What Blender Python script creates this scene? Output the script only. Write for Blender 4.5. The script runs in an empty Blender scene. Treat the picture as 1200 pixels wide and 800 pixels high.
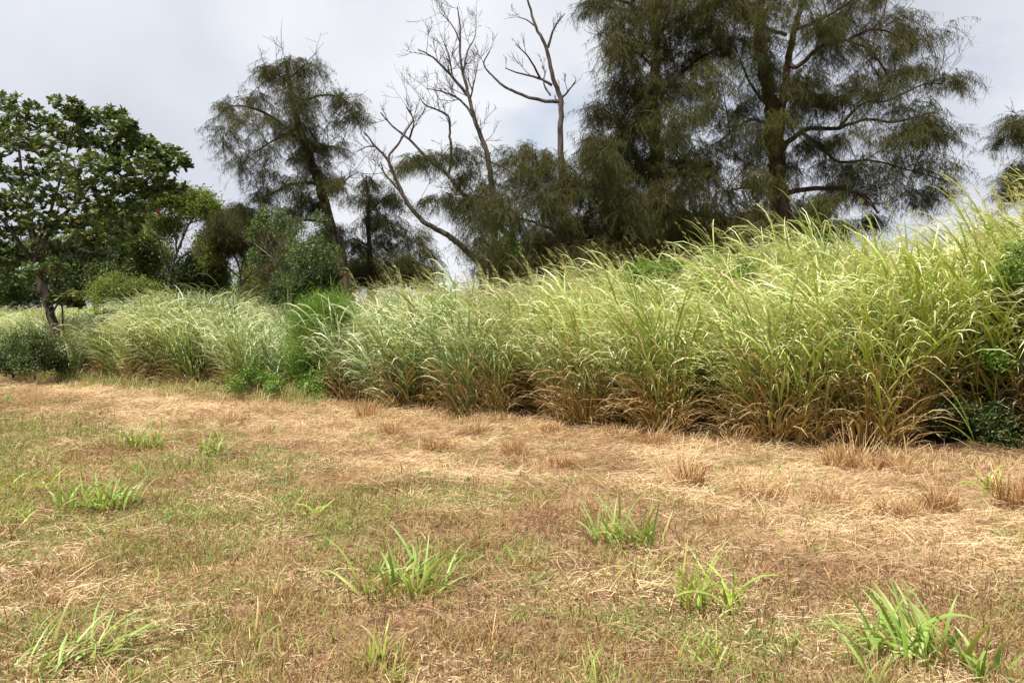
import bpy, math, random
import numpy as np
from mathutils import Vector

S = bpy.context.scene
COL = S.collection
PI = math.pi
R = math.radians

# ------------------------------------------------------------------ camera
CAMZ, FPX, PITCH = 1.6, 1040.0, math.atan(40 / 1040)
cd = bpy.data.cameras.new('camera'); cam = bpy.data.objects.new('camera', cd); COL.objects.link(cam)
cam.location = (0, 0, CAMZ); cam.rotation_euler = (PI / 2 - PITCH, 0, 0)
cd.sensor_width = 36; cd.lens = 36 * FPX / 1200; cd.clip_end = 3000
cd.dof.use_dof = False
S.camera = cam

# ------------------------------------------------------------------ light
SUN_EL, SUN_AZ = R(64), R(215)            # azimuth clockwise from +Y (camera looks at +Y): behind, to the left
sd = bpy.data.lights.new('sun', 'SUN'); sun = bpy.data.objects.new('sun', sd); COL.objects.link(sun)
sd.energy = 5.0; sd.angle = R(0.6); sd.color = (1, .955, .88)
sdir = Vector((math.sin(SUN_AZ) * math.cos(SUN_EL), math.cos(SUN_AZ) * math.cos(SUN_EL), math.sin(SUN_EL)))
sun.rotation_euler = sdir.to_track_quat('Z', 'Y').to_euler(); sun.location = (0, -5, 30)
W = bpy.data.worlds.new('World'); S.world = W; W.use_nodes = True
nt = W.node_tree; nt.nodes.clear()
def N(nt, t, **kw):
    n = nt.nodes.new(t)
    for k, v in kw.items(): setattr(n, k, v)
    return n
def L(nt, a, b): nt.links.new(a, b)
out = N(nt, 'ShaderNodeOutputWorld')
sky = N(nt, 'ShaderNodeTexSky', sky_type='NISHITA'); sky.sun_disc = False
sky.sun_elevation = SUN_EL; sky.sun_rotation = SUN_AZ; sky.air_density = 1; sky.dust_density = 2
b1 = N(nt, 'ShaderNodeBackground'); b1.inputs[1].default_value = .1; L(nt, sky.outputs[0], b1.inputs[0])
tc = N(nt, 'ShaderNodeTexCoord'); mp = N(nt, 'ShaderNodeMapping'); mp.inputs['Scale'].default_value = (1, 1, 1.5)
mp.inputs['Location'].default_value = (11, .5, .2)
L(nt, tc.outputs['Generated'], mp.inputs[0])
n1 = N(nt, 'ShaderNodeTexNoise'); n1.inputs['Scale'].default_value = 1.35; n1.inputs['Detail'].default_value = 7; n1.inputs['Roughness'].default_value = .48
n1.inputs['Distortion'].default_value = .3
L(nt, mp.outputs[0], n1.inputs[0])
cr = N(nt, 'ShaderNodeValToRGB'); e = cr.color_ramp.elements      # cloud deck: grey lilac to white
e[0].position = .36; e[0].color = (.42, .44, .505, 1)
e[1].position = .60; e[1].color = (.67, .685, .71, 1)
m_ = cr.color_ramp.elements.new(.48); m_.color = (.53, .55, .605, 1)
L(nt, n1.outputs[0], cr.inputs[0])
b2 = N(nt, 'ShaderNodeBackground'); b2.inputs[1].default_value = 1; L(nt, cr.outputs[0], b2.inputs[0])
n2 = N(nt, 'ShaderNodeTexNoise'); n2.inputs['Scale'].default_value = 2.3; n2.inputs['Detail'].default_value = 6
L(nt, mp.outputs[0], n2.inputs[0])
cr2 = N(nt, 'ShaderNodeValToRGB'); cr2.color_ramp.elements[0].position = .26; cr2.color_ramp.elements[0].color = (.35,) * 3 + (1,); cr2.color_ramp.elements[1].position = .36
L(nt, n2.outputs[0], cr2.inputs[0])
mx = N(nt, 'ShaderNodeMixShader'); L(nt, cr2.outputs[0], mx.inputs[0]); L(nt, b1.outputs[0], mx.inputs[1]); L(nt, b2.outputs[0], mx.inputs[2])
L(nt, mx.outputs[0], out.inputs[0])
S.view_settings.view_transform = 'Standard'; S.view_settings.look = 'None'
S.view_settings.exposure = .52; S.view_settings.gamma = 1
S.render.engine = 'CYCLES'
S.cycles.max_bounces = 6; S.cycles.diffuse_bounces = 3; S.cycles.transmission_bounces = 3; S.cycles.transparent_max_bounces = 4
S.render.resolution_x = 1024; S.render.resolution_y = 682

# ------------------------------------------------------------------ projection helpers
FW = np.array([0, math.cos(PITCH), -math.sin(PITCH)]); UP = np.array([0, math.sin(PITCH), math.cos(PITCH)])
C0 = np.array([0, 0, CAMZ])
def ray(px, py):
    return FW + np.array([(px - 600) / FPX, 0, 0]) - UP * (py - 400) / FPX
def at(px, py, Y):
    d = ray(px, py); return C0 + d * (Y / d[1])
EDGE = []
for px, py in ((-260, 432), (0, 441), (150, 455), (250, 466), (380, 473), (500, 488), (650, 502), (800, 517), (900, 527), (1000, 535), (1200, 548), (1500, 572)):
    d = ray(px, py); p = C0 + d * (-CAMZ / d[2]); EDGE.append((p[0], p[1]))
EX = np.array([-60.0] + [p[0] for p in EDGE] + [30.0]); EY = np.array([EDGE[0][1] + 24] + [p[1] for p in EDGE] + [EDGE[-1][1] - 9])
def sdist(x, y):                          # how far a point lies behind the foot of the tall grass
    return (np.asarray(y) - np.interp(x, EX, EY)) * .86
def sstep(a, b, t):
    t = np.clip((np.asarray(t, float) - a) / (b - a), 0, 1); return t * t * (3 - 2 * t)
_g = np.random.default_rng(7).random((256, 256))
def vnoise(x, y, s=1.0, seed=0):
    x = np.asarray(x, float) * s + seed * 17.3 + 1000; y = np.asarray(y, float) * s + seed * 9.7 + 1000
    xi = np.floor(x).astype(int); yi = np.floor(y).astype(int); fx = x - xi; fy = y - yi
    fx = fx * fx * (3 - 2 * fx); fy = fy * fy * (3 - 2 * fy); g = _g
    a = g[xi % 256, yi % 256]; b = g[(xi + 1) % 256, yi % 256]; c = g[xi % 256, (yi + 1) % 256]; d = g[(xi + 1) % 256, (yi + 1) % 256]
    return (a * (1 - fx) + b * fx) * (1 - fy) + (c * (1 - fx) + d * fx) * fy
def fbm(x, y, s=1.0, seed=0, o=3):
    v = 0; w = 0
    for i in range(o):
        v = v + vnoise(x, y, s * 2 ** i, seed + i * 3) * .5 ** i; w += .5 ** i
    return v / w
def height(x, y):
    x = np.asarray(x, float); y = np.asarray(y, float)
    s = sdist(x, y)
    Rx = np.interp(x, [-18, -9, -4, -1, 2, 5, 9, 14], [.05, .12, .25, .2, .30, .55, .9, 1.1])
    h = Rx * sstep(-.2, 5.5, s) * (1 - .8 * sstep(25, 90, s))
    h = h + (fbm(x, y, .45, 1, 2) - .5) * .09
    near = 1 - sstep(24, 40, y)
    h = h + near * ((fbm(x, y, 2.2, 2, 3) - .5) * .15 + (vnoise(x, y, 5, 5) - .5) * .045 + (vnoise(x, y, 10, 6) - .5) * .022)
    return h
def ground(px, py):                       # point of the ground seen at a pixel
    d = ray(px, py); z = 0.0
    for _ in range(12):
        p = C0 + d * ((z - CAMZ) / d[2]); z = float(height(p[0], p[1]))
    return np.array([p[0], p[1], z])
def gz(x, y): return float(height(x, y))

# ------------------------------------------------------------------ object helpers
def tag(o, label=None, cat=None, group=None, kind=None):
    if label: o['label'] = label
    if cat: o['category'] = cat
    if group: o['group'] = group
    if kind: o['kind'] = kind
    return o
def empty(name, loc):
    o = bpy.data.objects.new(name, None); o.location = loc; o.empty_display_size = .2; COL.objects.link(o); return o
def link(name, me, parent=None, loc=None):
    o = bpy.data.objects.new(name, me); COL.objects.link(o)
    if loc is not None: o.location = loc
    if parent is not None: o.parent = parent
    return o
class MB:
    """collects vertices, faces and a colour per vertex (R along, G random, B dryness or kind)"""
    def __init__(s): s.v = []; s.f3 = []; s.f4 = []; s.c = []; s.n = 0
    def add(s, v, f, c):
        v = np.asarray(v, float).reshape(-1, 3); f = np.asarray(f, int)
        (s.f3 if f.shape[1] == 3 else s.f4).append(f + s.n); s.v.append(v)
        c = np.asarray(c, float)
        if c.ndim == 1: c = np.tile(c, (len(v), 1))
        s.c.append(c); s.n += len(v)
    def strips(s, C, D, Wd, col, fold=0.0):
        """C n,k,3 centres; D n,k,3 side directions; Wd n,k half widths; col n,k,3"""
        n, k = C.shape[:2]
        if n == 0: return
        a = C - D * Wd[..., None]; b = C + D * Wd[..., None]
        if fold:
            T = np.gradient(C, axis=1); nn = np.cross(D, T); nn /= np.linalg.norm(nn, axis=2, keepdims=True) + 1e-9
            m = C - nn * (Wd * fold)[..., None]; V = np.stack([a, m, b], 2); w = 3
        else:
            V = np.stack([a, b], 2); w = 2
        base = (np.arange(n)[:, None] * k + np.arange(k - 1)[None, :]) * w
        F = []
        for j in range(w - 1): F.append(np.stack([base + j, base + j + 1, base + w + j + 1, base + w + j], -1).reshape(-1, 4))
        cc = np.repeat(col[:, :, None, :], w, 2).reshape(-1, 3)
        s.add(V.reshape(-1, 3), np.concatenate(F), cc)
    def tube(s, P, rad, sides=6, col=(0, .5, 0), close=True):
        P = np.asarray(P, float); rad = np.asarray(rad, float); k = len(P)
        T = np.gradient(P, axis=0); T /= np.linalg.norm(T, axis=1, keepdims=True) + 1e-9
        ref = np.array([0.31, .95, .1]) if abs(T[0, 1]) < .9 else np.array([1, 0, 0.])
        A = np.cross(T, ref); A /= np.linalg.norm(A, axis=1, keepdims=True) + 1e-9; B = np.cross(T, A)
        an = np.arange(sides) * 2 * PI / sides
        V = P[:, None, :] + rad[:, None, None] * (A[:, None, :] * np.cos(an)[None, :, None] + B[:, None, :] * np.sin(an)[None, :, None])
        i = np.arange(k - 1)[:, None] * sides; j = np.arange(sides)[None, :]; j2 = (j + 1) % sides
        F = np.stack([i + j, i + j2, i + sides + j2, i + sides + j], -1).reshape(-1, 4)
        s.add(V.reshape(-1, 3), F, col)
    def mesh(s, name, mat, smooth=True):
        me = bpy.data.meshes.new(name)
        V = np.concatenate(s.v); me.vertices.add(len(V)); me.vertices.foreach_set('co', V.astype(np.float32).ravel())
        f3 = np.concatenate(s.f3) if s.f3 else np.zeros((0, 3), int); f4 = np.concatenate(s.f4) if s.f4 else np.zeros((0, 4), int)
        li = np.concatenate([f3.ravel(), f4.ravel()]).astype(np.int32)
        st = np.concatenate([np.arange(len(f3)) * 3, len(f3) * 3 + np.arange(len(f4)) * 4]).astype(np.int32)
        me.loops.add(len(li)); me.loops.foreach_set('vertex_index', li)
        me.polygons.add(len(st)); me.polygons.foreach_set('loop_start', st)
        if smooth: me.polygons.foreach_set('use_smooth', np.ones(len(st), bool))
        c = np.concatenate(s.c); c = np.concatenate([c, np.ones((len(c), 1))], 1)
        at_ = me.color_attributes.new('Col', 'FLOAT_COLOR', 'POINT'); at_.data.foreach_set('color', c.astype(np.float32).ravel())
        me.update(calc_edges=True)
        for m in (mat if isinstance(mat, (list, tuple)) else [mat]): me.materials.append(m)
        return me

def blades(rng, base, ln, az, tilt, bend, wd, k=6, power=1.3, roll=.5, prof='grass', rnd=None, dry=0.0, fold=0, mb=None, t0=0.0, yaw=0.0):
    """curved strips: start at base, tilt from vertical, bending over by `bend`; returns centres and angles"""
    n = len(base); base = np.asarray(base, float)
    f = lambda v: np.broadcast_to(np.asarray(v, float), (n,)).copy()
    ln, az, tilt, bend, wd, dry = map(f, (ln, az, tilt, bend, wd, dry))
    t = np.linspace(0, 1, k)[None, :]
    th = tilt[:, None] + bend[:, None] * t ** power
    aa = az[:, None] + (f(yaw))[:, None] * t
    d = np.stack([np.sin(th) * np.cos(aa), np.sin(th) * np.sin(aa), np.cos(th)], -1)
    step = (ln / (k - 1))[:, None, None]
    C = base[:, None, :] + np.concatenate([np.zeros((n, 1, 3)), np.cumsum((d[:, 1:] + d[:, :-1]) / 2 * step, 1)], 1)
    side = np.stack([-np.sin(aa), np.cos(aa), np.zeros_like(aa)], -1); nor = np.cross(d, side)
    rl = (rng.normal(0, roll, n))[:, None] + (rng.normal(0, roll * .7, n))[:, None] * t
    D = side * np.cos(rl)[..., None] + nor * np.sin(rl)[..., None]
    if prof == 'grass': p = np.minimum(1, t * 5 + .45) * (1 - t ** 2.2) ** .8 + .02
    elif prof == 'stem': p = 1 - .5 * t
    elif prof == 'lens': p = np.sin(PI * (t * .92 + .04)) ** .7
    else: p = 1 - .85 * t
    Wd = wd[:, None] * p * .5
    rnd = rng.random(n) if rnd is None else rnd
    col = np.stack([np.broadcast_to(t0 + (1 - t0) * t, (n, k)), np.broadcast_to(rnd[:, None], (n, k)), np.broadcast_to(dry[:, None], (n, k))], -1)
    if mb is not None: mb.strips(C, D, Wd, col, fold)
    return C, th, aa

# ------------------------------------------------------------------ materials
def new_mat(name):
    m = bpy.data.materials.new(name); m.use_nodes = True; nt = m.node_tree; nt.nodes.clear()
    return m, nt, N(nt, 'ShaderNodeOutputMaterial')
def mixc(nt, f, a, b, mode='MIX'):
    n = N(nt, 'ShaderNodeMix', data_type='RGBA', blend_type=mode)
    for sock, v in ((n.inputs[0], f), (n.inputs[6], a), (n.inputs[7], b)):
        if isinstance(v, (int, float)): sock.default_value = v
        elif isinstance(v, tuple): sock.default_value = v + (1,) if len(v) == 3 else v
        else: L(nt, v, sock)
    return n.outputs[2]
def math_(nt, op, a, b=None, clamp=False):
    n = N(nt, 'ShaderNodeMath', operation=op); n.use_clamp = clamp
    for i, v in enumerate((a, b)):
        if v is None: continue
        if isinstance(v, (int, float)): n.inputs[i].default_value = v
        else: L(nt, v, n.inputs[i])
    return n.outputs[0]
def ramp(nt, v, lo, hi):
    n = N(nt, 'ShaderNodeMapRange', interpolation_type='SMOOTHSTEP'); n.inputs[1].default_value = lo; n.inputs[2].default_value = hi
    L(nt, v, n.inputs[0]); return n.outputs[0]
def attr(nt, inst=None):
    a = N(nt, 'ShaderNodeAttribute', attribute_name='Col'); sp = N(nt, 'ShaderNodeSeparateColor'); L(nt, a.outputs[0], sp.inputs[0])
    t, r, b = sp.outputs
    i = N(nt, 'ShaderNodeAttribute', attribute_type='INSTANCER', attribute_name='tint')
    return t, r, b, i.outputs['Fac']
def leafy(nt, out, col, rough=.5, spec=.35, trans=.3, tcol=None):
    p = N(nt, 'ShaderNodeBsdfPrincipled'); L(nt, col, p.inputs['Base Color']); p.inputs['Roughness'].default_value = rough
    p.inputs['Specular IOR Level'].default_value = spec
    tr = N(nt, 'ShaderNodeBsdfTranslucent'); L(nt, mixc(nt, 1.0, col, (1, 1, .55), 'MULTIPLY'), tr.inputs[0])
    mx = N(nt, 'ShaderNodeMixShader'); mx.inputs[0].default_value = trans
    L(nt, p.outputs[0], mx.inputs[1]); L(nt, tr.outputs[0], mx.inputs[2]); L(nt, mx.outputs[0], out.inputs[0])
def grass_mat(name, g0, g1, tip, base, dry, tipamt=.8, rough=.38, spec=.5, trans=.24):
    """g0/g1 by tint; blade tips fade to tip colour, feet to base colour, dry blades to dry colour"""
    m, nt, out = new_mat(name); t, r, b, tint = attr(nt)
    col = mixc(nt, tint, g0, g1)
    col = mixc(nt, math_(nt, 'MULTIPLY', r, .5), col, mixc(nt, 1, col, (1.9, 1.7, 1.3), 'MULTIPLY'))
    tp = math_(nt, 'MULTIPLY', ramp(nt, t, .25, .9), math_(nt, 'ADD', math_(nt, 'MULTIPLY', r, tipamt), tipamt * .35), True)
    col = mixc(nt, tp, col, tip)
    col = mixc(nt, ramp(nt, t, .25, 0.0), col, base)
    col = mixc(nt, b, col, mixc(nt, r, dry, tuple(min(1, c * 1.7) for c in dry)))
    leafy(nt, out, col, rough, spec, trans)
    return m
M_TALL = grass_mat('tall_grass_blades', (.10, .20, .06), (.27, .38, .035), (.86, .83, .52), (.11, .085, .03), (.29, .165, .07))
M_TUFT = grass_mat('green_tuft_blades', (.11, .23, .05), (.24, .36, .06), (.36, .42, .16), (.26, .19, .07), (.42, .22, .09), .45)
M_SHORT = grass_mat('short_grass_blades', (.23, .31, .075), (.35, .28, .12), (.42, .37, .17), (.25, .18, .08), (.27, .155, .08), .5, .7, .2, .25)
M_STRAW = grass_mat('dry_straw', (.27, .15, .07), (.66, .52, .335), (.74, .62, .45), (.30, .185, .09), (.24, .12, .06), .5, .6, .3, .2)
M_NEEDLE = grass_mat('needle_twigs', (.018, .034, .011), (.082, .086, .020), (.11, .125, .035), (.03, .026, .012), (.065, .042, .020), .5, .75, .15, .15)
def leaf_mat(name, g0, g1, old, oldamt=.12, rough=.35, spec=.5, trans=.25):
    m, nt, out = new_mat(name); t, r, b, tint = attr(nt)
    oi = N(nt, 'ShaderNodeObjectInfo')
    r2 = math_(nt, 'FRACT', math_(nt, 'ADD', r, oi.outputs['Random']))
    col = mixc(nt, r2, g0, g1)
    col = mixc(nt, math_(nt, 'GREATER_THAN', r2, 1 - oldamt), col, old)
    col = mixc(nt, b, col, (.42, .045, .012))
    leafy(nt, out, col, rough, spec, trans)
    return m
M_ALMOND = leaf_mat('almond_leaf', (.042, .075, .022), (.135, .18, .048), (.26, .22, .07), .08, .42, .55, .32)
M_LEAFY = leaf_mat('yellow_green_leaf', (.10, .15, .025), (.22, .25, .04), (.28, .30, .06), .15, .5, .35, .35)
M_LEAFG = leaf_mat('fresh_green_leaf', (.11, .20, .035), (.21, .33, .05), (.28, .36, .07), .15, .45, .4, .35)
M_LEAFO = leaf_mat('mid_green_leaf', (.05, .09, .022), (.10, .15, .035), (.20, .23, .06), .15, .45, .4, .3)
M_LEAFD = leaf_mat('dark_leaf', (.040, .075, .022), (.095, .13, .035), (.14, .14, .04), .15, .5, .3, .25)
def bark_mat(name, c0, c1, sc=14):
    m, nt, out = new_mat(name); p = N(nt, 'ShaderNodeBsdfPrincipled'); p.inputs['Roughness'].default_value = .9; p.inputs['Specular IOR Level'].default_value = .15
    tc = N(nt, 'ShaderNodeTexCoord'); mp = N(nt, 'ShaderNodeMapping'); mp.inputs['Scale'].default_value = (1, 1, .25); L(nt, tc.outputs['Object'], mp.inputs[0])
    n = N(nt, 'ShaderNodeTexNoise'); n.inputs['Scale'].default_value = sc; n.inputs['Detail'].default_value = 8; L(nt, mp.outputs[0], n.inputs[0])
    L(nt, mixc(nt, ramp(nt, n.outputs[0], .35, .65), c0, c1), p.inputs['Base Color'])
    bp = N(nt, 'ShaderNodeBump'); bp.inputs['Strength'].default_value = .8; bp.inputs['Distance'].default_value = .03
    L(nt, n.outputs[0], bp.inputs['Height']); L(nt, bp.outputs[0], p.inputs['Normal']); L(nt, p.outputs[0], out.inputs[0]); return m
M_BARKD = bark_mat('dark_brown_bark', (.030, .020, .014), (.095, .06, .042))
M_BARKG = bark_mat('grey_bark', (.085, .07, .056), (.22, .19, .16))
M_BARKDEAD = bark_mat('dead_wood', (.045, .034, .03), (.12, .095, .08))
M_BARKA = bark_mat('grey_brown_bark', (.035, .028, .022), (.10, .08, .062))
def ground_mat():
    m, nt, out = new_mat('ground_soil_and_litter'); p = N(nt, 'ShaderNodeBsdfPrincipled'); p.inputs['Roughness'].default_value = .95; p.inputs['Specular IOR Level'].default_value = .1
    a = N(nt, 'ShaderNodeAttribute', attribute_name='Col'); sp = N(nt, 'ShaderNodeSeparateColor'); L(nt, a.outputs[0], sp.inputs[0])
    g = N(nt, 'ShaderNodeNewGeometry')
    def noi(s, d=6):
        n = N(nt, 'ShaderNodeTexNoise'); n.inputs['Scale'].default_value = s; n.inputs['Detail'].default_value = d; n.inputs['Roughness'].default_value = .65
        L(nt, g.outputs['Position'], n.inputs[0]); return n.outputs[0]
    a1, a2, a3 = noi(1.3), noi(9), noi(70, 4)
    soil = mixc(nt, ramp(nt, a2, .35, .65), (.10, .055, .03), (.30, .19, .10))
    straw = mixc(nt, ramp(nt, a3, .3, .7), (.36, .22, .11), (.62, .44, .24))
    col = mixc(nt, math_(nt, 'MULTIPLY', sp.outputs[0], ramp(nt, a2, .25, .6)), soil, straw)
    col = mixc(nt, ramp(nt, a3, .5, .72), col, (.50, .35, .20))
    col = mixc(nt, math_(nt, 'MULTIPLY', sp.outputs[1], ramp(nt, a1, .4, .6)), col, (.17, .17, .06))
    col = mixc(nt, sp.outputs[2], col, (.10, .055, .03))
    L(nt, col, p.inputs['Base Color'])
    bp = N(nt, 'ShaderNodeBump'); bp.inputs['Strength'].default_value = .9; bp.inputs['Distance'].default_value = .02
    L(nt, a3, bp.inputs['Height']); L(nt, bp.outputs[0], p.inputs['Normal']); L(nt, p.outputs[0], out.inputs[0]); return m
M_GROUND = ground_mat()

# ------------------------------------------------------------------ scatter (stuff only)
def scatter(name, P, rot, scl, idx, tint, templates, parent=None, loc=(0, 0, 0)):
    """one object that repeats small template meshes on points with geometry nodes"""
    P = np.asarray(P, float); n = len(P); me = bpy.data.meshes.new(name)
    me.vertices.add(n); me.vertices.foreach_set('co', P.astype(np.float32).ravel())
    for nm, ty, v, key in (('rot', 'FLOAT_VECTOR', rot, 'vector'), ('scl', 'FLOAT_VECTOR', scl, 'vector'), ('idx', 'INT', idx, 'value'), ('tint', 'FLOAT', tint, 'value')):
        a = me.attributes.new(nm, ty, 'POINT'); v = np.asarray(v)
        a.data.foreach_set(key, (v.astype(np.int32) if ty == 'INT' else v.astype(np.float32)).ravel())
    o = link(name, me, parent, loc)
    g = bpy.data.node_groups.new(name, 'GeometryNodeTree')
    g.interface.new_socket('Geometry', in_out='INPUT', socket_type='NodeSocketGeometry'); g.interface.new_socket('Geometry', in_out='OUTPUT', socket_type='NodeSocketGeometry')
    gi = N(g, 'NodeGroupInput'); go = N(g, 'NodeGroupOutput'); ip = N(g, 'GeometryNodeInstanceOnPoints'); jn = N(g, 'GeometryNodeJoinGeometry')
    for t in templates:
        oi = N(g, 'GeometryNodeObjectInfo'); oi.inputs['Object'].default_value = t
        gt = N(g, 'GeometryNodeGeometryToInstance'); L(g, oi.outputs['Geometry'], gt.inputs[0]); L(g, gt.outputs[0], jn.inputs[0])
    def na(nm, ty):
        a = N(g, 'GeometryNodeInputNamedAttribute', data_type=ty); a.inputs[0].default_value = nm; return a.outputs[0]
    L(g, gi.outputs[0], ip.inputs['Points']); L(g, jn.outputs[0], ip.inputs['Instance']); ip.inputs['Pick Instance'].default_value = True
    L(g, na('idx', 'INT'), ip.inputs['Instance Index'])
    er = N(g, 'FunctionNodeEulerToRotation'); L(g, na('rot', 'FLOAT_VECTOR'), er.inputs[0]); L(g, er.outputs[0], ip.inputs['Rotation'])
    L(g, na('scl', 'FLOAT_VECTOR'), ip.inputs['Scale']); L(g, ip.outputs[0], go.inputs[0])
    md = o.modifiers.new('scatter', 'NODES'); md.node_group = g
    return o
def template(mb, name, mat): return bpy.data.objects.new(name, mb.mesh(name, mat))    # kept out of the scene: only scatter() reads it

# ================================================================== GROUND
def axis(lo, hi, step, far_lo, far_hi, g=1.22):
    mid = list(np.arange(lo, hi + 1e-6, step)); a = []; s = step; v = lo
    while v > far_lo: s *= g; v -= s; a.append(v)
    b = []; s = step; v = mid[-1]
    while v < far_hi: s *= g; v += s; b.append(v)
    return np.array(a[::-1] + mid + b)
gx = axis(-9, 7, .05, -900, 900); gy = axis(2.4, 17, .05, -400, 1800)
X, Y = np.meshgrid(gx, gy, indexing='ij'); Z = height(X, Y)
Z = np.where(Y > 120, Z * 0, Z)
nx, ny = X.shape; mb = MB()
i = (np.arange(nx - 1)[:, None] * ny + np.arange(ny - 1)[None, :]).ravel()
Sd = sdist(X, Y)
def straw_zone(x, y):
    s = sdist(x, y); f = fbm(x, y, .7, 11, 3) - .5
    wid = np.interp(x, [-12, -6, -2, 2, 5], [2.4, 3.4, 4.8, 4.2, 3.6])
    return sstep(-1, -.72, s / wid + f * .75) * .9 + .1 * sstep(.5, .6, fbm(x, y, 1.3, 21, 3))
def green_zone(x, y):
    f = fbm(x, y, .8, 31, 4); left = sstep(1.5, -4, x) * .1 - sstep(1, 4, x) * .04
    return sstep(.46, .62, f + left) * (1 - .85 * straw_zone(x, y))
far = sstep(7, 11, Sd)
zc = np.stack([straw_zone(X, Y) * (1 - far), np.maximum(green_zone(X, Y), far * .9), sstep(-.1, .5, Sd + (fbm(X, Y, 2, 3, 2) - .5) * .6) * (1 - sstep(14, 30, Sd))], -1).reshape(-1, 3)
mb.add(np.stack([X, Y, Z], -1), np.stack([i, i + ny, i + ny + 1, i + 1], -1), zc)
g_ = link('ground', mb.mesh('ground', M_GROUND)); tag(g_, 'dry brown and straw coloured ground with green patches', None, None, 'structure')

# ================================================================== TALL GRASS
WIND = PI                                  # tips lean towards -X
def wind_az(rng, n, k=.9): return rng.vonmises(WIND - .1, k, n)
def tall_clump(seed, stems=27, rad=.17, H=1.0, dry=.3, leaf_w=.0215, pan=0, seg=6, base_dry=26, spread=1.0, deadu=.42):
    rng = np.random.default_rng(seed); mb = MB()
    n = stems; a = rng.uniform(0, 2 * PI, n); r = rad * np.sqrt(rng.random(n)); base = np.stack([np.cos(a) * r, np.sin(a) * r, np.full(n, -.05)], -1)
    az = np.where(rng.random(n) < .5, a, wind_az(rng, n)); ln = H * rng.uniform(1.15, 1.75, n)
    sC, sth, saz = blades(rng, base, ln, az, rng.uniform(.02, .2, n) * spread, rng.uniform(.25, .8, n) * spread, .009, 7, 1.4, .1, 'stem', None, np.clip(rng.normal(dry, .3, n), 0, 1) * .8, 0, mb)
    nl = 9; cw = WIND - .1 + rng.normal(0, .35)
    B = []; AZ = []; TI = []; LN = []; DR = []; RN = []; BE = []
    for q in range(n):
        for j in range(nl):
            u = (j + rng.uniform(.3, 1)) / nl; kk = u * 6; k0 = min(int(kk), 5); f = kk - k0; top = u > .55
            B.append(sC[q, k0] * (1 - f) + sC[q, k0 + 1] * f)
            AZ.append(saz[q, k0] if rng.random() < .3 else rng.vonmises(cw, 4) if rng.random() < .85 else rng.uniform(0, 2 * PI))
            dead = u < deadu + rng.normal(0, .12)
            TI.append(sth[q, k0] * .6 + (rng.uniform(.05, .35) if top else rng.uniform(.15, .5)) + (.15 if dead else 0)); BE.append(rng.uniform(.7, 2.0) + (.2 if dead else 0) + (.2 if u > .75 else 0))
            LN.append(H * rng.uniform(.5, 1.0) * (.85 if dead else 1)); DR.append(rng.uniform(.65, 1) if dead else max(0, rng.normal(-.15, .25) + dry * .25)); RN.append(rng.random())
    blades(rng, np.array(B), LN, AZ, TI, BE, rng.uniform(.7, 1.2, len(B)) * leaf_w, seg, 1.8, .45, 'grass', np.array(RN), DR, 0, mb, .15, rng.normal(0, .3, len(B)))
    m = base_dry; a = rng.uniform(0, 2 * PI, m); base = np.stack([np.cos(a) * rad * .8, np.sin(a) * rad * .8, np.full(m, -.02)], -1)
    blades(rng, base, H * rng.uniform(.35, .95, m), a, rng.uniform(.05, .5, m), rng.uniform(.6, 2.0, m), leaf_w * .75, 5, 1.2, .6, 'grass', None, rng.uniform(.7, 1, m), 0, mb)
    if pan:
        for q in range(pan):
            c = sC[q]; tip = c[-1]; az_ = float(rng.normal(WIND, .35)); 
            pc, pt, pa = blades(rng, tip[None], H * rng.uniform(.5, .85), az_, .12, rng.uniform(.6, 1.0), .006, 7, 1.3, .1, 'stem', None, .35, 0, mb)
            nb = 34; u = rng.uniform(.3, 1, nb); kk = np.clip((u * 6).astype(int), 0, 5); f = (u * 6 - kk)[:, None]
            bp = pc[0, kk] * (1 - f) + pc[0, kk + 1] * f
            blades(rng, bp, .075, rng.uniform(0, 2 * PI, nb) * .3 + az_, .7, .8, .007, 3, 1, .5, 'lens', None, rng.uniform(.2, .55, nb), 0, mb, .8)
    return mb
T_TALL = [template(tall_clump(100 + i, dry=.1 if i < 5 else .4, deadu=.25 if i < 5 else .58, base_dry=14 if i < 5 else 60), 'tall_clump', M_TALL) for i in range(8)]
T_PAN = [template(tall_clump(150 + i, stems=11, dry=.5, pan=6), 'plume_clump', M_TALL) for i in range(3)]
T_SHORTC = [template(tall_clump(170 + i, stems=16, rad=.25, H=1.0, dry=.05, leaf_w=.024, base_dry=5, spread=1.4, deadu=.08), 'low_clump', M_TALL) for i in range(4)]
rng = np.random.default_rng(5)
def jitter_grid(x0, x1, y0, y1, st, rng):
    a = np.arange(x0, x1, st); b = np.arange(y0, y1, st); A, B = np.meshgrid(a, b); A = A.ravel() + rng.uniform(-.5, .5, A.size) * st; B = B.ravel() + rng.uniform(-.5, .5, B.size) * st
    return A, B
def pxof(x, y): return 600 + FPX * np.asarray(x) / np.maximum(np.asarray(y), .1)
def tall_h(x, y):                          # target height of the grass, metres
    s = sdist(x, y); px = pxof(x, y)
    h = np.interp(px, [-200, 60, 250, 330, 375, 440, 600, 900, 1200, 1500], [1.1, 1.05, 1.38, 1.05, .9, 1.3, 1.42, 1.5, 1.7, 1.85])
    return h * (.68 + .64 * fbm(x, y, .9, 41, 2)) * np.interp(s, [0, .6, 2], [.86, .95, 1.0])
A, B = jitter_grid(-24, 13, 5, 42, .33, rng); s = sdist(A, B); px = pxof(A, B)
keep = (s > .12) & (s < 9.5) & (px > -330) & (px < 1560)
keep &= ~((px > 1062) & (px < 1330) & (s < 1.15))                    # hollow under the overhang at the right
keep &= ~((px > 15) & (px < 120) & (s < 1.3) & (rng.random(len(A)) < .8))
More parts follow.
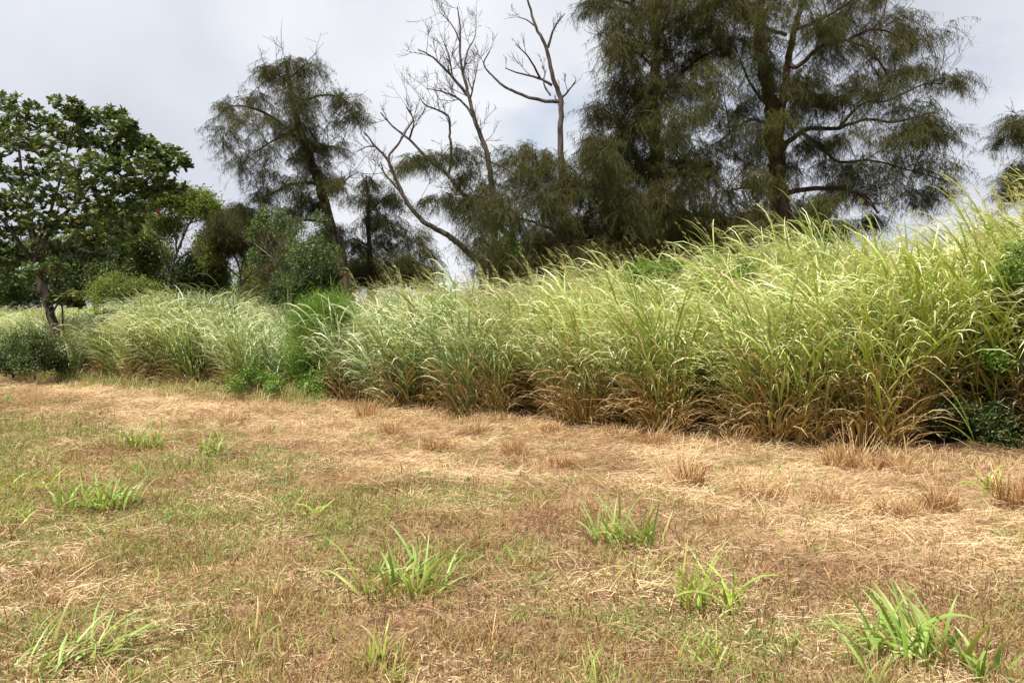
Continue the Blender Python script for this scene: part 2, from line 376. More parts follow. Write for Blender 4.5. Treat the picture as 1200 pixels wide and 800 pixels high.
keep &= ~((px > 335) & (px < 378) & (s < 2.5))                    # gap with shrubs
keep &= rng.random(len(A)) < np.where(s > 6, .6, .88) * np.where(s < 2.2, .25 + .95 * sstep(.3, .5, vnoise(A, B, 1.5, 44)), 1)
A, B, s, px = A[keep], B[keep], s[keep], px[keep]
h = tall_h(A, B) / 1.55
low = (px < 345)
pan = (rng.random(len(A)) < np.where((px > 830) & (px < 1040) & (s > 2.4), .7, .05)) & ~low
idx = np.where(low, rng.integers(11, 15, len(A)), np.where(pan, rng.integers(8, 11, len(A)), np.where((px > 560) & (rng.random(len(A)) < np.where(s < 1.6, .85, .35)), rng.integers(5, 8, len(A)), rng.integers(0, 5, len(A)))))
tint = np.clip(np.interp(px, [0, 250, 420, 600, 800, 1000, 1200], [.5, .35, .02, .15, .55, .85, .95]) + (fbm(A, B, .5, 51, 3) - .5) * 1.5, 0, 1)
rot = np.stack([rng.normal(0, .06, len(A)), rng.normal(0, .06, len(A)) - .03, (fbm(A, B, .8, 55, 2) - .5) * 3.2 + rng.normal(0, .2, len(A))], -1)
scl = np.stack([h * rng.uniform(.85, 1.15, len(A)), h * rng.uniform(.85, 1.15, len(A)), h * rng.uniform(.85, 1.12, len(A))], -1)
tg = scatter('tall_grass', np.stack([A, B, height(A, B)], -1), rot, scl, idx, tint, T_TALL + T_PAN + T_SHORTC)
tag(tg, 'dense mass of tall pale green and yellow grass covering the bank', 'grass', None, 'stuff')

def put_clump(name, px, py, H, seed, label, tintv, behind=0, rz=0, **kw):
    """a single clump one can point at, as its own thing; the tint is baked by a material copy of its own species"""
    p = ground(px, py); 
    if behind: p[1] += behind; p[0] = (px - 600) / FPX * p[1]; p[2] = gz(p[0], p[1])
    o = link(name, tall_clump(seed, **kw).mesh(name, tintv), None, p); o.scale = (H / 1.55,) * 3; o.rotation_euler.z = rz
    tag(o, label, 'grass clump', 'clumps in front of the tall grass'); return o
def fixed(mname, c, **kw): return grass_mat(mname, c, c, kw.get('tip', (.86, .84, .48)), (.11, .085, .03), (.29, .165, .07))
M_GOLD = fixed('gold_grass', (.25, .34, .04)); M_BLUE = fixed('blue_green_grass', (.12, .22, .07)); M_LIME = fixed('lime_grass', (.20, .31, .045))
CL = 'tall_grass_clump'
put_clump(CL, 1020, 533, 1.85, 301, 'tallest yellow green clump with a wide brown skirt beside the dark hollow', M_GOLD, .2, stems=34, rad=.26, dry=.3, base_dry=170, deadu=.55)
put_clump(CL, 905, 524, 1.7, 302, 'yellow green clump with brown drooping skirt, left of the widest brown skirted clump', M_LIME, .1, stems=26, dry=.3, base_dry=120, deadu=.5)
put_clump(CL, 775, 512, 1.8, 303, 'upright lime clump at the foot of the grass behind the two small tan tufts', M_LIME, .1, stems=26, base_dry=45)
put_clump(CL, 690, 503, 1.7, 304, 'clump with brown fan of dead leaves in the middle of the grass wall', M_GOLD, .1, stems=24, dry=.4, base_dry=120, deadu=.55)
put_clump(CL, 545, 490, 1.6, 305, 'blue green clump with broad fresh leaves low in the grass wall', M_BLUE, .05, stems=26, dry=.05, base_dry=16, leaf_w=.024)
put_clump(CL, 470, 482, 1.5, 306, 'blue green clump near the left end of the high grass wall', M_BLUE, .05, stems=26, dry=.05, base_dry=24)
put_clump(CL, 405, 473, 1.35, 307, 'outermost pale clump arching over the feathery green shrub', M_BLUE, .3, stems=24, dry=.05, base_dry=20)
put_clump(CL, 742, 500, 1.75, 308, 'pale blue green clump standing above the top of the grass wall', M_BLUE, 3.9, stems=30, dry=0, base_dry=10, leaf_w=.026)
put_clump(CL, 845, 505, 1.75, 309, 'tan tipped round clump standing above the grass skyline under the largest tree', M_GOLD, 4.1, stems=34, dry=.6, leaf_w=.014)

# lone arching blade plant before the dark hollow
p = ground(1150, 552); root = empty('arching_grass_shoot', p); tag(root, 'single long green shoot arching up to the left before the dark hollow', 'grass')
mb = MB(); r0 = np.random.default_rng(3)
sC, _, _ = blades(r0, [[0, 0, 0]], .62, PI + .1, .22, .25, .009, 8, 1.2, .05, 'stem', None, .1, 0, mb); link('stem', mb.mesh('stem', M_LIME), root)
for b_, ln_, az_, ti, be, w_ in ((sC[0, 5], .95, PI, .35, .95, .03), (sC[0, 4], .6, PI + .2, .5, .5, .024), (sC[0, 3], .45, PI - .1, .7, .7, .02), (sC[0, 1], .4, PI, .5, .9, .016)):
    mb = MB(); blades(r0, [b_], ln_, az_, ti, be, w_, 10, 1.3, .15, 'grass', None, 0, .5, mb, .2); link('leaf', mb.mesh('leaf', M_LIME), root)

# ================================================================== GROUND COVER (stuff)
def patch_straw(seed, n=80, rad=.22, lmin=.05, lmax=.22, up=.25):
    rng = np.random.default_rng(seed); mb = MB(); a = rng.uniform(0, 2 * PI, n); r = rad * np.sqrt(rng.random(n))
    az = np.where(rng.random(n) < .6, rng.normal(.25, .6, n), rng.uniform(0, 2 * PI, n))
    ln = rng.uniform(lmin, lmax, n); base = np.stack([np.cos(a) * r - np.cos(az) * ln / 2, np.sin(a) * r - np.sin(az) * ln / 2, rng.uniform(.002, .03, n)], -1)
    blades(rng, base, ln, az, PI / 2 - np.abs(rng.normal(0, up, n)), rng.uniform(0, .9, n), rng.uniform(.0016, .0042, n), 4, 1, .8, 'stem', None, np.where(rng.random(n) < .18, rng.uniform(.4, 1, n), 0), 0, mb, 0, rng.normal(0, .8, n))
    return mb
def patch_short(seed, n=60, rad=.16, h=.06, dryp=.5, w=.0035):
    rng = np.random.default_rng(seed); mb = MB(); a = rng.uniform(0, 2 * PI, n); r = rad * np.sqrt(rng.random(n))
    base = np.stack([np.cos(a) * r, np.sin(a) * r, np.full(n, -.004)], -1)
    blades(rng, base, h * rng.uniform(.4, 1.3, n), rng.uniform(0, 2 * PI, n), rng.uniform(0, .8, n), rng.uniform(0, 1.0, n), w * rng.uniform(.6, 1.3, n), 4, 1, .6, 'grass', None, (rng.random(n) < dryp) * rng.uniform(.5, 1, n), 0, mb)
    return mb
def patch_weed(seed, n=34, rad=.12):
    rng = np.random.default_rng(seed); mb = MB(); a = rng.uniform(0, 2 * PI, n); r = rad * np.sqrt(rng.random(n))
    base = np.stack([np.cos(a) * r, np.sin(a) * r, rng.uniform(.004, .035, n)], -1)
    blades(rng, base, rng.uniform(.010, .026, n), rng.uniform(0, 2 * PI, n), rng.uniform(.5, 1.5, n), .4, rng.uniform(.009, .016, n), 4, 1, .4, 'lens', None, 0, 0, mb, .1)
    return mb
def patch_stub(seed, n=10, rad=.16):
    rng = np.random.default_rng(seed); mb = MB(); a = rng.uniform(0, 2 * PI, n); r = rad * np.sqrt(rng.random(n))
    base = np.stack([np.cos(a) * r, np.sin(a) * r, np.full(n, -.004)], -1)
    blades(rng, base, rng.uniform(.03, .085, n), rng.uniform(0, 2 * PI, n), rng.uniform(0, .25, n), 0.1, .006, 3, 1, .8, 'lens', None, rng.uniform(.7, 1, n), 0, mb)
    return mb
def patch_crumb(seed, n=90, rad=.2):
    rng = np.random.default_rng(seed); mb = MB(); a = rng.uniform(0, 2 * PI, n); r = rad * np.sqrt(rng.random(n)); az = rng.uniform(0, 2 * PI, n)
    base = np.stack([np.cos(a) * r, np.sin(a) * r, rng.uniform(.001, .014, n)], -1)
    blades(rng, base, rng.uniform(.012, .06, n), az, PI / 2 - np.abs(rng.normal(0, .35, n)), rng.uniform(-.3, .5, n), rng.uniform(.002, .006, n), 3, 1, 1.0, 'lens', None, (rng.random(n) < .45) * rng.uniform(.4, 1, n), 0, mb)
    return mb
M_SPRIG = grass_mat('grass_sprigs', (.17, .28, .05), (.27, .37, .07), (.38, .42, .18), (.28, .22, .08), (.42, .28, .13), .4, .45, .4, .3)
M_STUB = grass_mat('brown_stubs', (.16, .10, .06), (.20, .12, .07), (.20, .13, .08), (.10, .06, .035), (.15, .08, .045), .4, .8, .1, .05)
TS = [template(patch_straw(200 + i), 'straw_patch', M_STRAW) for i in range(6)]
TL = [template(patch_straw(210 + i, 26, .25, .12, .4, .18), 'long_straw_patch', M_STRAW) for i in range(4)]
TC = [template(patch_crumb(220 + i), 'litter_patch', M_STRAW) for i in range(6)]
TG = [template(patch_short(230 + i, 62, .16, .065, .35), 'short_patch', M_SHORT) for i in range(6)]
TW = [template(patch_weed(240 + i), 'weed_patch', M_LEAFG) for i in range(5)]
TB = [template(patch_stub(250 + i), 'stub_patch', M_STUB) for i in range(4)]
def straw_tint(x, y, n):
    s = sdist(x, y); f = fbm(x, y, 1.5, 95, 3); return np.clip(.15 + 3.8 * (f - .44) + .45 * straw_zone(x, y) * sstep(-.3, -1.2, s) + rng.normal(0, .18, n), 0, 1)
def cover(name, label, dens, prob, templates, rng, smin=.8, smax=1.3, tintf=None, zs=(.8, 1.2), cat='ground cover'):
    """dens: pieces per square metre near the camera, thinning with distance"""
    n = int(dens * 26 * 21); x = rng.uniform(-15, 11, n); y = rng.uniform(1.8, 22.6, n)
    s = sdist(x, y); px = pxof(x, y)
    k = (px > -420) & (px < 1520) & (s < .6) & (rng.random(n) < np.interp(y, [3, 8, 14, 22], [1, .75, .45, .35])) & (rng.random(n) < prob(x, y, s))
    x, y = x[k], y[k]; n = len(x)
    sc = rng.uniform(smin, smax, n) * np.interp(y, [3, 8, 22], [1, 1.1, 1.5])
    tt = rng.random(n) if tintf is None else tintf(x, y, n)
    nz = .12
    o = scatter(name, np.stack([x, y, height(x, y)], -1), np.stack([rng.normal(0, nz, n), rng.normal(0, nz, n), rng.uniform(0, 2 * PI, n)], -1) if name != 'straw_litter' else np.stack([rng.normal(0, nz, n), rng.normal(0, nz, n), rng.normal(0, .7, n)], -1),
                np.stack([sc, sc, sc * rng.uniform(*zs, n)], -1), rng.integers(0, len(templates), n), tt, templates)
    tag(o, label, cat, None, 'stuff'); return o
rng = np.random.default_rng(9)
cover('straw_litter', 'loose mown straw lying thick in a band before the tall grass', 50, lambda x, y, s: np.clip(straw_zone(x, y) * 1.0, 0, 1) + .06, TS * 2 + TL[:2], rng, tintf=straw_tint)
cover('dead_leaf_litter', 'short crumbled bits of dead grass scattered over bare soil', 75, lambda x, y, s: .82 - .25 * straw_zone(x, y), TC, rng, tintf=lambda x, y, n: straw_tint(x, y, n) * .75)
cover('short_grass', 'short thin grass, half green and half brown, over the ground', 105, lambda x, y, s: np.clip(.3 + .7 * sstep(.38, .6, fbm(x, y, 1.1, 61, 3)), 0, 1) * (1 - .85 * straw_zone(x, y)) * (1 - .7 * sstep(-.3, .3, s)), TG, rng,
      tintf=lambda x, y, n: np.clip(.98 - 1.1 * sstep(.36, .56, fbm(x, y, .8, 31, 4) + sstep(1.5, -4, x) * .1) + rng.normal(0, .22, n), 0, 1))
cover('low_weeds', 'tiny round leaved green weeds in patches among the dry grass', 34, lambda x, y, s: np.clip(.06 + green_zone(x, y) * .94 + .1 * (s > -.4), 0, 1), TW, rng, .7, 1.2, cat='weeds')
cover('dead_stubs', 'dark brown stubs of mown stems standing in the ground', 34, lambda x, y, s: .75 * sstep(.45, .6, fbm(x, y, .9, 71, 3)) * (1 - .7 * straw_zone(x, y)), TB, rng)

def sprig(seed):
    rng = np.random.default_rng(seed); mb = MB(); n = rng.integers(4, 9); base = rng.normal(0, .018, (n, 3)); base[:, 2] = -.01
    blades(rng, base, rng.uniform(.05, .17, n), rng.uniform(0, 6.3, n), rng.uniform(.05, .6, n), rng.uniform(.2, 1.3, n), rng.uniform(.004, .009, n), 6, 1.5, .5, 'grass', None, (rng.random(n) < .25) * rng.uniform(.4, 1, n), 0, mb); return mb
TSP = [template(sprig(280 + i), 'sprig', M_SPRIG) for i in range(9)]
cover('grass_sprigs', 'scattered little green grass sprigs coming up through the dry litter', 18, lambda x, y, s: .12 + .88 * sstep(.42, .62, fbm(x, y, 1.0, 77, 3)) * (1 - .6 * straw_zone(x, y)), TSP, rng, .6, 1.4, cat='grass')
cover('brown_seed_stalks', 'thin brown upright stalks standing among the short turf', 9, lambda x, y, s: sstep(.45, .62, fbm(x, y, .9, 78, 3)) * (1 - .8 * straw_zone(x, y)), [template(patch_short(290 + i, 26, .2, .12, 1, .0035), 'stalk_patch', M_STUB) for i in range(4)], rng, .7, 1.2, cat='stalks')

# fringe: stubble along the foot of the grass
def stubble(seed, n=70, rad=.13, h=.16, w=.004, dry=.25, flare=.9):
    rng = np.random.default_rng(seed); mb = MB(); a = rng.uniform(0, 2 * PI, n); r = rad * np.sqrt(rng.random(n))
    base = np.stack([np.cos(a) * r, np.sin(a) * r, np.full(n, -.01)], -1)
    blades(rng, base, h * rng.uniform(.35, 1.35, n), a + rng.normal(0, 1.0, n), rng.uniform(0, .55, n) * flare, rng.uniform(0, 1.0, n) * flare, w * rng.uniform(.7, 1.3, n), 4, 1.2, .6, 'stem', None, (rng.random(n) < dry) * rng.uniform(.4, 1, n), 0, mb)
    return mb
M_STRAW3 = grass_mat('stubble_straw', (.40, .25, .11), (.62, .46, .25), (.70, .56, .36), (.20, .11, .05), (.22, .11, .05), .5, .6, .3, .15)
TST = [template(stubble(260 + i, 70, .15, .15, .0055, .45, 1.2), 'stubble_patch', M_STRAW3) for i in range(5)]
n = 700; x = rng.uniform(-8, 7, n); sb = -np.abs(rng.normal(.28, .42, n)) + .18; y = np.interp(x, EX, EY) + sb
k = rng.random(n) < np.clip(.25 + 1.2 * sstep(.42, .6, fbm(x, y, 1.6, 81, 2)), 0, 1); x, y = x[k], y[k]; n = len(x); sc = rng.uniform(.5, 1.15, n)
o = scatter('stubble_fringe', np.stack([x, y, height(x, y)], -1), np.stack([rng.normal(0, .1, n), rng.normal(0, .1, n), rng.uniform(0, 6.3, n)], -1), np.stack([sc, sc, sc * rng.uniform(.7, 1.2, n)], -1), rng.integers(0, 5, n), rng.random(n), TST)
tag(o, 'ragged straw stubble along the foot of the tall grass', 'stubble', None, 'stuff')
M_SKIRT = grass_mat('fringe_grass', (.15, .22, .06), (.26, .30, .08), (.42, .42, .18), (.3, .2, .09), (.42, .28, .13), .6)
n = 3200; x = rng.uniform(-9, 7, n); y = rng.uniform(3, 16, n); z_ = straw_zone(x, y); k = (sdist(x, y) < 0) & (rng.random(n) < .25 + .6 * z_) & (vnoise(x, y, 2.3, 91) > .42); x, y = x[k], y[k]; n = len(x); sc = rng.uniform(.25, .8, n)
o = scatter('straw_tussocks', np.stack([x, y, height(x, y)], -1), np.stack([rng.normal(0, .2, n), rng.normal(0, .2, n), rng.uniform(0, 6.3, n)], -1), np.stack([sc * 1.3, sc * 1.3, sc * rng.uniform(.7, 1.2, n)], -1), rng.integers(0, 5, n), rng.random(n), TST)
tag(o, 'small ragged tussocks of cut straw all over the mown ground', 'stubble', None, 'stuff')
# green skirt before the far left grass
n = 520; x = rng.uniform(-17, -3.0, n); y = np.interp(x, EX, EY) + rng.normal(-.1, .35, n); sc = rng.uniform(.7, 1.5, n)
TSK = [template(patch_short(270 + i, 60, .2, .24, .3, .007), 'skirt_patch', M_SKIRT) for i in range(4)]
o = scatter('green_grass_fringe', np.stack([x, y, height(x, y)], -1), np.stack([rng.normal(0, .1, n), rng.normal(0, .1, n), rng.uniform(0, 6.3, n)], -1), np.stack([sc, sc, sc * rng.uniform(.6, 1.2, n)], -1), rng.integers(0, 4, n), rng.random(n), TSK)
tag(o, 'knee high green grass fringe below the far pale grass', 'grass', None, 'stuff')

# ================================================================== TUFTS (things)
def green_tuft(px, py, label, seed, n=22, h=.3, w=.014, rad=.07, lean=None, lean_k=.8, flat=.35, mat=None, leafdry=.16, dead=24, group='green grass tufts on the mown ground'):
    p = ground(px, py); root = empty('green_grass_tuft', p); tag(root, label, 'grass tuft', group)
    rng = np.random.default_rng(seed); mat = mat or M_TUFTS[seed % 3]; h *= 1.12; w *= 1.25; rad *= 1.7; n = int(n * 2.3)
    for q in range(n):
        a = rng.uniform(0, 2 * PI) if lean is None else rng.vonmises(lean, lean_k); r = rad * math.sqrt(rng.random()); a2 = rng.uniform(0, 2 * PI); mb = MB()
        ti = abs(rng.normal(flat, .32)); l_ = h * (rng.uniform(.3, .75) if rng.random() < .35 else rng.uniform(.75, 1.25)); wq = rng.uniform(.5, 1.2)
        blades(rng, [[math.cos(a2) * r * 1.3, math.sin(a2) * r, -.01]], l_, a, ti, rng.uniform(.3, 1.7), w * wq, 8, 1.6, .5, 'grass', None, max(0, rng.normal(leafdry - .1, .2)), .35, mb, 0, rng.normal(0, .4))
        link('blade', mb.mesh('blade', mat), root)
    mb = stubble(seed + 900, int(dead * 1.6), rad * 1.2, h * .45, .006, .75, 1.6); o = link('dead_leaves', mb.mesh('dead_leaves', M_STRAWD), root); tag(o, kind='stuff')
    return root
def tuft_mat(nm, c): return grass_mat(nm, c, c, (.38, .44, .20), (.27, .22, .08), (.42, .22, .09), .4, .4, .5, .35)
M_TUFTS = [tuft_mat('tuft_green', (.23, .38, .07)), tuft_mat('tuft_lime', (.33, .46, .08)), tuft_mat('tuft_blue_green', (.26, .38, .10))]
M_STRAWD = grass_mat('tuft_dead_leaves', (.26, .145, .06), (.24, .13, .055), (.42, .28, .14), (.12, .06, .03), (.22, .09, .035), .5, .6, .3, .2)
GT = green_tuft
GT(472, 693, 'wide green tuft with rusty base and two tall blades bending left', 1200, 30, .30, .016, .11, None, 1, .5, M_TUFTS[0], dead=60)
GT(735, 642, 'dense blue green tuft with long blades drooping left, before the straw band', 1203, 34, .34, .017, .10, PI * .95, .6, .38, M_TUFTS[2])
GT(838, 712, 'lime green tuft of narrow upright blades, in front of the dense drooping one', 1206, 24, .30, .013, .09, PI * .8, .5, .3, M_TUFTS[1])
GT(830, 785, 'low lime tuft with short curled blades at the bottom edge below the narrow bladed one', 1207, 18, .18, .010, .08, None, 1, .5, M_TUFTS[1])
GT(1078, 770, 'largest green tuft with broad blades leaning left, nearest the camera', 1209, 34, .32, .021, .10, PI * .8, 1.0, .45, M_TUFTS[0])
GT(1158, 800, 'small tuft of a few broad blades to the right of the largest tuft', 1212, 7, .26, .018, .05, None, 1, .45, M_TUFTS[0], dead=8)
GT(1022, 795, 'lone broad blade standing left of the largest tuft', 1215, 2, .27, .019, .01, PI * .6, 4, .12, M_TUFTS[2], dead=4)
GT(445, 778, 'small thin green tuft with pale dry blades below the rusty based tuft', 1218, 11, .20, .008, .05, None, 1, .4, M_TUFTS[1], .4)
GT(68, 775, 'grey green tuft flattened and leaning right in the near left corner', 1221, 20, .26, .012, .12, .45, 1.8, .8, M_TUFTS[2], dead=50)
GT(112, 768, 'flattened tuft of grey green blades beside the near corner tuft', 1222, 14, .30, .013, .08, .35, 2.4, .85, M_TUFTS[2], dead=30)
GT(105, 597, 'bushy bright green tuft with broad blades on the left of the open ground', 1224, 34, .26, .016, .13, None, .8, .4, M_TUFTS[0])
GT(138, 592, 'bright green tuft close beside the bushy one, blades upright', 1225, 20, .27, .016, .09, .4, .6, .3, M_TUFTS[0])
GT(165, 527, 'small green tuft behind the bushy pair, at the edge of the far open ground', 1227, 28, .30, .016, .13, None, 1, .4, M_TUFTS[0])
GT(248, 536, 'tuft with one tall blade standing upright, set apart on bare straw', 1230, 18, .36, .020, .08, PI * .9, .5, .45, M_TUFTS[2])
GT(35, 572, 'low spreading green tuft near the left edge', 1233, 30, .22, .013, .2, None, 1, .75, M_TUFTS[1])
GT(85, 568, 'low spreading green tuft between the edge tuft and the bushy pair', 1234, 16, .2, .012, .15, None, 1, .8, M_TUFTS[1])
GT(352, 607, 'small lime tuft with one long flat blade pointing right', 1236, 14, .2, .011, .08, .2, 1.5, .7, M_TUFTS[1])
GT(1163, 583, 'pale lime tuft of a few wide blades beside the right hand dry tuft', 1239, 9, .34, .022, .04, None, 1, .2, M_TUFTS[1])
GT(595, 578, 'tiny green tuft alone in the straw band', 1242, 7, .15, .010, .03, None, 1, .2, M_TUFTS[0], dead=6)
GT(20, 612, 'low olive tuft at the left edge under the spreading ones', 1245, 16, .15, .009, .12, None, 1, .6, M_TUFTS[1])
GT(735, 682, 'thin yellowish green tuft between the drooping tuft and the narrow bladed one', 1248, 14, .22, .007, .08, None, 1, .35, M_TUFTS[1], .3)
GT(330, 770, 'few short green blades in the bare near ground', 1251, 8, .14, .008, .06, None, 1, .4, M_TUFTS[1])
GT(460, 800, 'short lime blades cut by the bottom edge, under the thin tuft', 1254, 7, .12, .012, .04, None, 1, .4, M_TUFTS[1])
GT(185, 690, 'small pale green tuft between the bushy pair and the near corner', 1257, 12, .13, .007, .08, None, 1, .4, M_TUFTS[1], .3)
GT(1195, 640, 'narrow pale green tuft at the right edge', 1260, 8, .22, .010, .04, None, 1, .35, M_TUFTS[2])
GT(700, 800, 'narrow green blades at the bottom edge left of the lime tufts', 1263, 8, .16, .008, .04, None, 1, .3, M_TUFTS[0])

M_STRAW2 = grass_mat('tuft_straw', (.44, .30, .14), (.55, .38, .20), (.66, .50, .30), (.22, .12, .05), (.30, .155, .075), .5, .6, .3, .2)
def dry_tuft(px, py, label, seed, n=170, h=.2, rad=.1, flare=.8, green=0):
    h *= 1.5; rad *= 1.2; p = ground(px, py); root = empty('dry_grass_tuft', p); tag(root, label, 'dry grass tuft', 'dry tufts left standing in the straw')
    rr = np.random.default_rng(seed); mb = MB()
    for q in range(4):
        m2 = stubble(seed * 7 + q, n // 5, rad * rr.uniform(.35, .7), h * rr.uniform(.5, 1.15), .006, .3, flare * rr.uniform(.8, 2)); of = rr.normal(0, rad * .5, 3) * [1.4, 1, 0]; ln_ = rr.normal(0, .35, 2)
        for v, c in zip(m2.v, m2.c): v[:, 0] += v[:, 2] * ln_[0]; v[:, 1] += v[:, 2] * ln_[1]; v += of; mb.v.append(v); mb.c.append(c)
        for f in m2.f4: mb.f4.append(f + mb.n)
        mb.n += m2.n
    link('dead_stems', mb.mesh('dead_stems', M_STRAW2), root)
    link('brown_core', stubble(seed + 50, n // 2, rad * .75, h * .6, .008, 1, flare).mesh('brown_core', M_STRAWD), root)
    return root
for q, (px, py, h, rad, lb) in enumerate([
        (812, 572, .22, .13, 'round brown tuft standing alone before the grass wall, rusty at its core'),
        (600, 534, .18, .12, 'low tan tuft in the straw, nearest the small lone green one'),
        (512, 528, .16, .14, 'flat grey brown tuft on the left of the straw band'),
        (555, 512, .15, .12, 'short tan tuft just under the blue green clumps'),
        (644, 512, .17, .12, 'tan tuft at the foot of the brown fan clump'),
        (720, 516, .2, .12, 'dense rusty tuft touching the foot of the grass wall'),
        (768, 524, .2, .13, 'second rusty tuft touching the foot of the grass wall, to the right'),
        (885, 582, .17, .14, 'spread brown tuft right of the round lone tuft'),
        (862, 530, .18, .1, 'small straw tuft under the lime clump'),
        (985, 552, .26, .16, 'tall pale straw tuft before the widest brown skirted clump'),
        (1030, 556, .22, .14, 'pale straw tuft adjoining the tall straw one'),
        (1105, 598, .17, .13, 'dark cored tuft in the straw under the dark hollow'),
        (1050, 606, .16, .14, 'flat brown tuft left of the dark cored one'),
        (1188, 598, .26, .13, 'upright tan tuft by the pale lime blades at the right'),
        (975, 596, .15, .16, 'low grey tan tuft in the middle of the right hand straw'),
        (430, 486, .3, .13, 'wispy straw tuft under the outermost pale clump'),
        (460, 512, .2, .13, 'yellow green and tan tuft on the left of the straw band'),
        (400, 506, .15, .13, 'low straw tuft at the foot of the green shrub'),
        (660, 548, .12, .14, 'matted brown tuft in the middle of the straw band'),
        (280, 500, .14, .16, 'flat dull tuft far back on the left open ground')]):
    dry_tuft(px, py, lb, 1400 + q, 240, h, rad)

# a few single pale stalks lying on the near ground
def stalk(px, py, ln, az, label, w=.008, tilt=1.5):
    p = ground(px, py); mb = MB(); r_ = np.random.default_rng(int(px)); 
    C, _, _ = blades(r_, [[0, 0, .02]], ln, az, tilt, .12, w, 7, 1, .1, 'stem')
    mb.tube(C[0], np.linspace(w / 2, w / 4, 7), 5, (.8, .9, 0)); o = link('dry_stalk', mb.mesh('dry_stalk', M_STRAW), None, p); tag(o, label, 'stalk', 'single pale stalks on the near ground')
stalk(905, 788, .2, 1.9, 'bent pale stalk lying right of the low lime tuft', .011)
stalk(345, 800, .22, 2.1, 'pale stalk lying in the bare near ground', .009)
stalk(855, 770, .2, .5, 'thin stalk resting across the low lime tuft')
stalk(285, 708, .16, .8, 'white kinked stalk on the bare soil patch', .007)
stalk(620, 690, .25, .3, 'thin stalk lying left of the yellowish tuft', .006)
stalk(960, 655, .3, .15, 'long straw stalk at the edge of the straw band', .006)
stalk(210, 790, .3, .6, 'thin curved stalk beside the near corner tufts', .008)
stalk(780, 590, .3, 2.6, 'stalk lying slanting in the straw below the round brown tuft', .006)

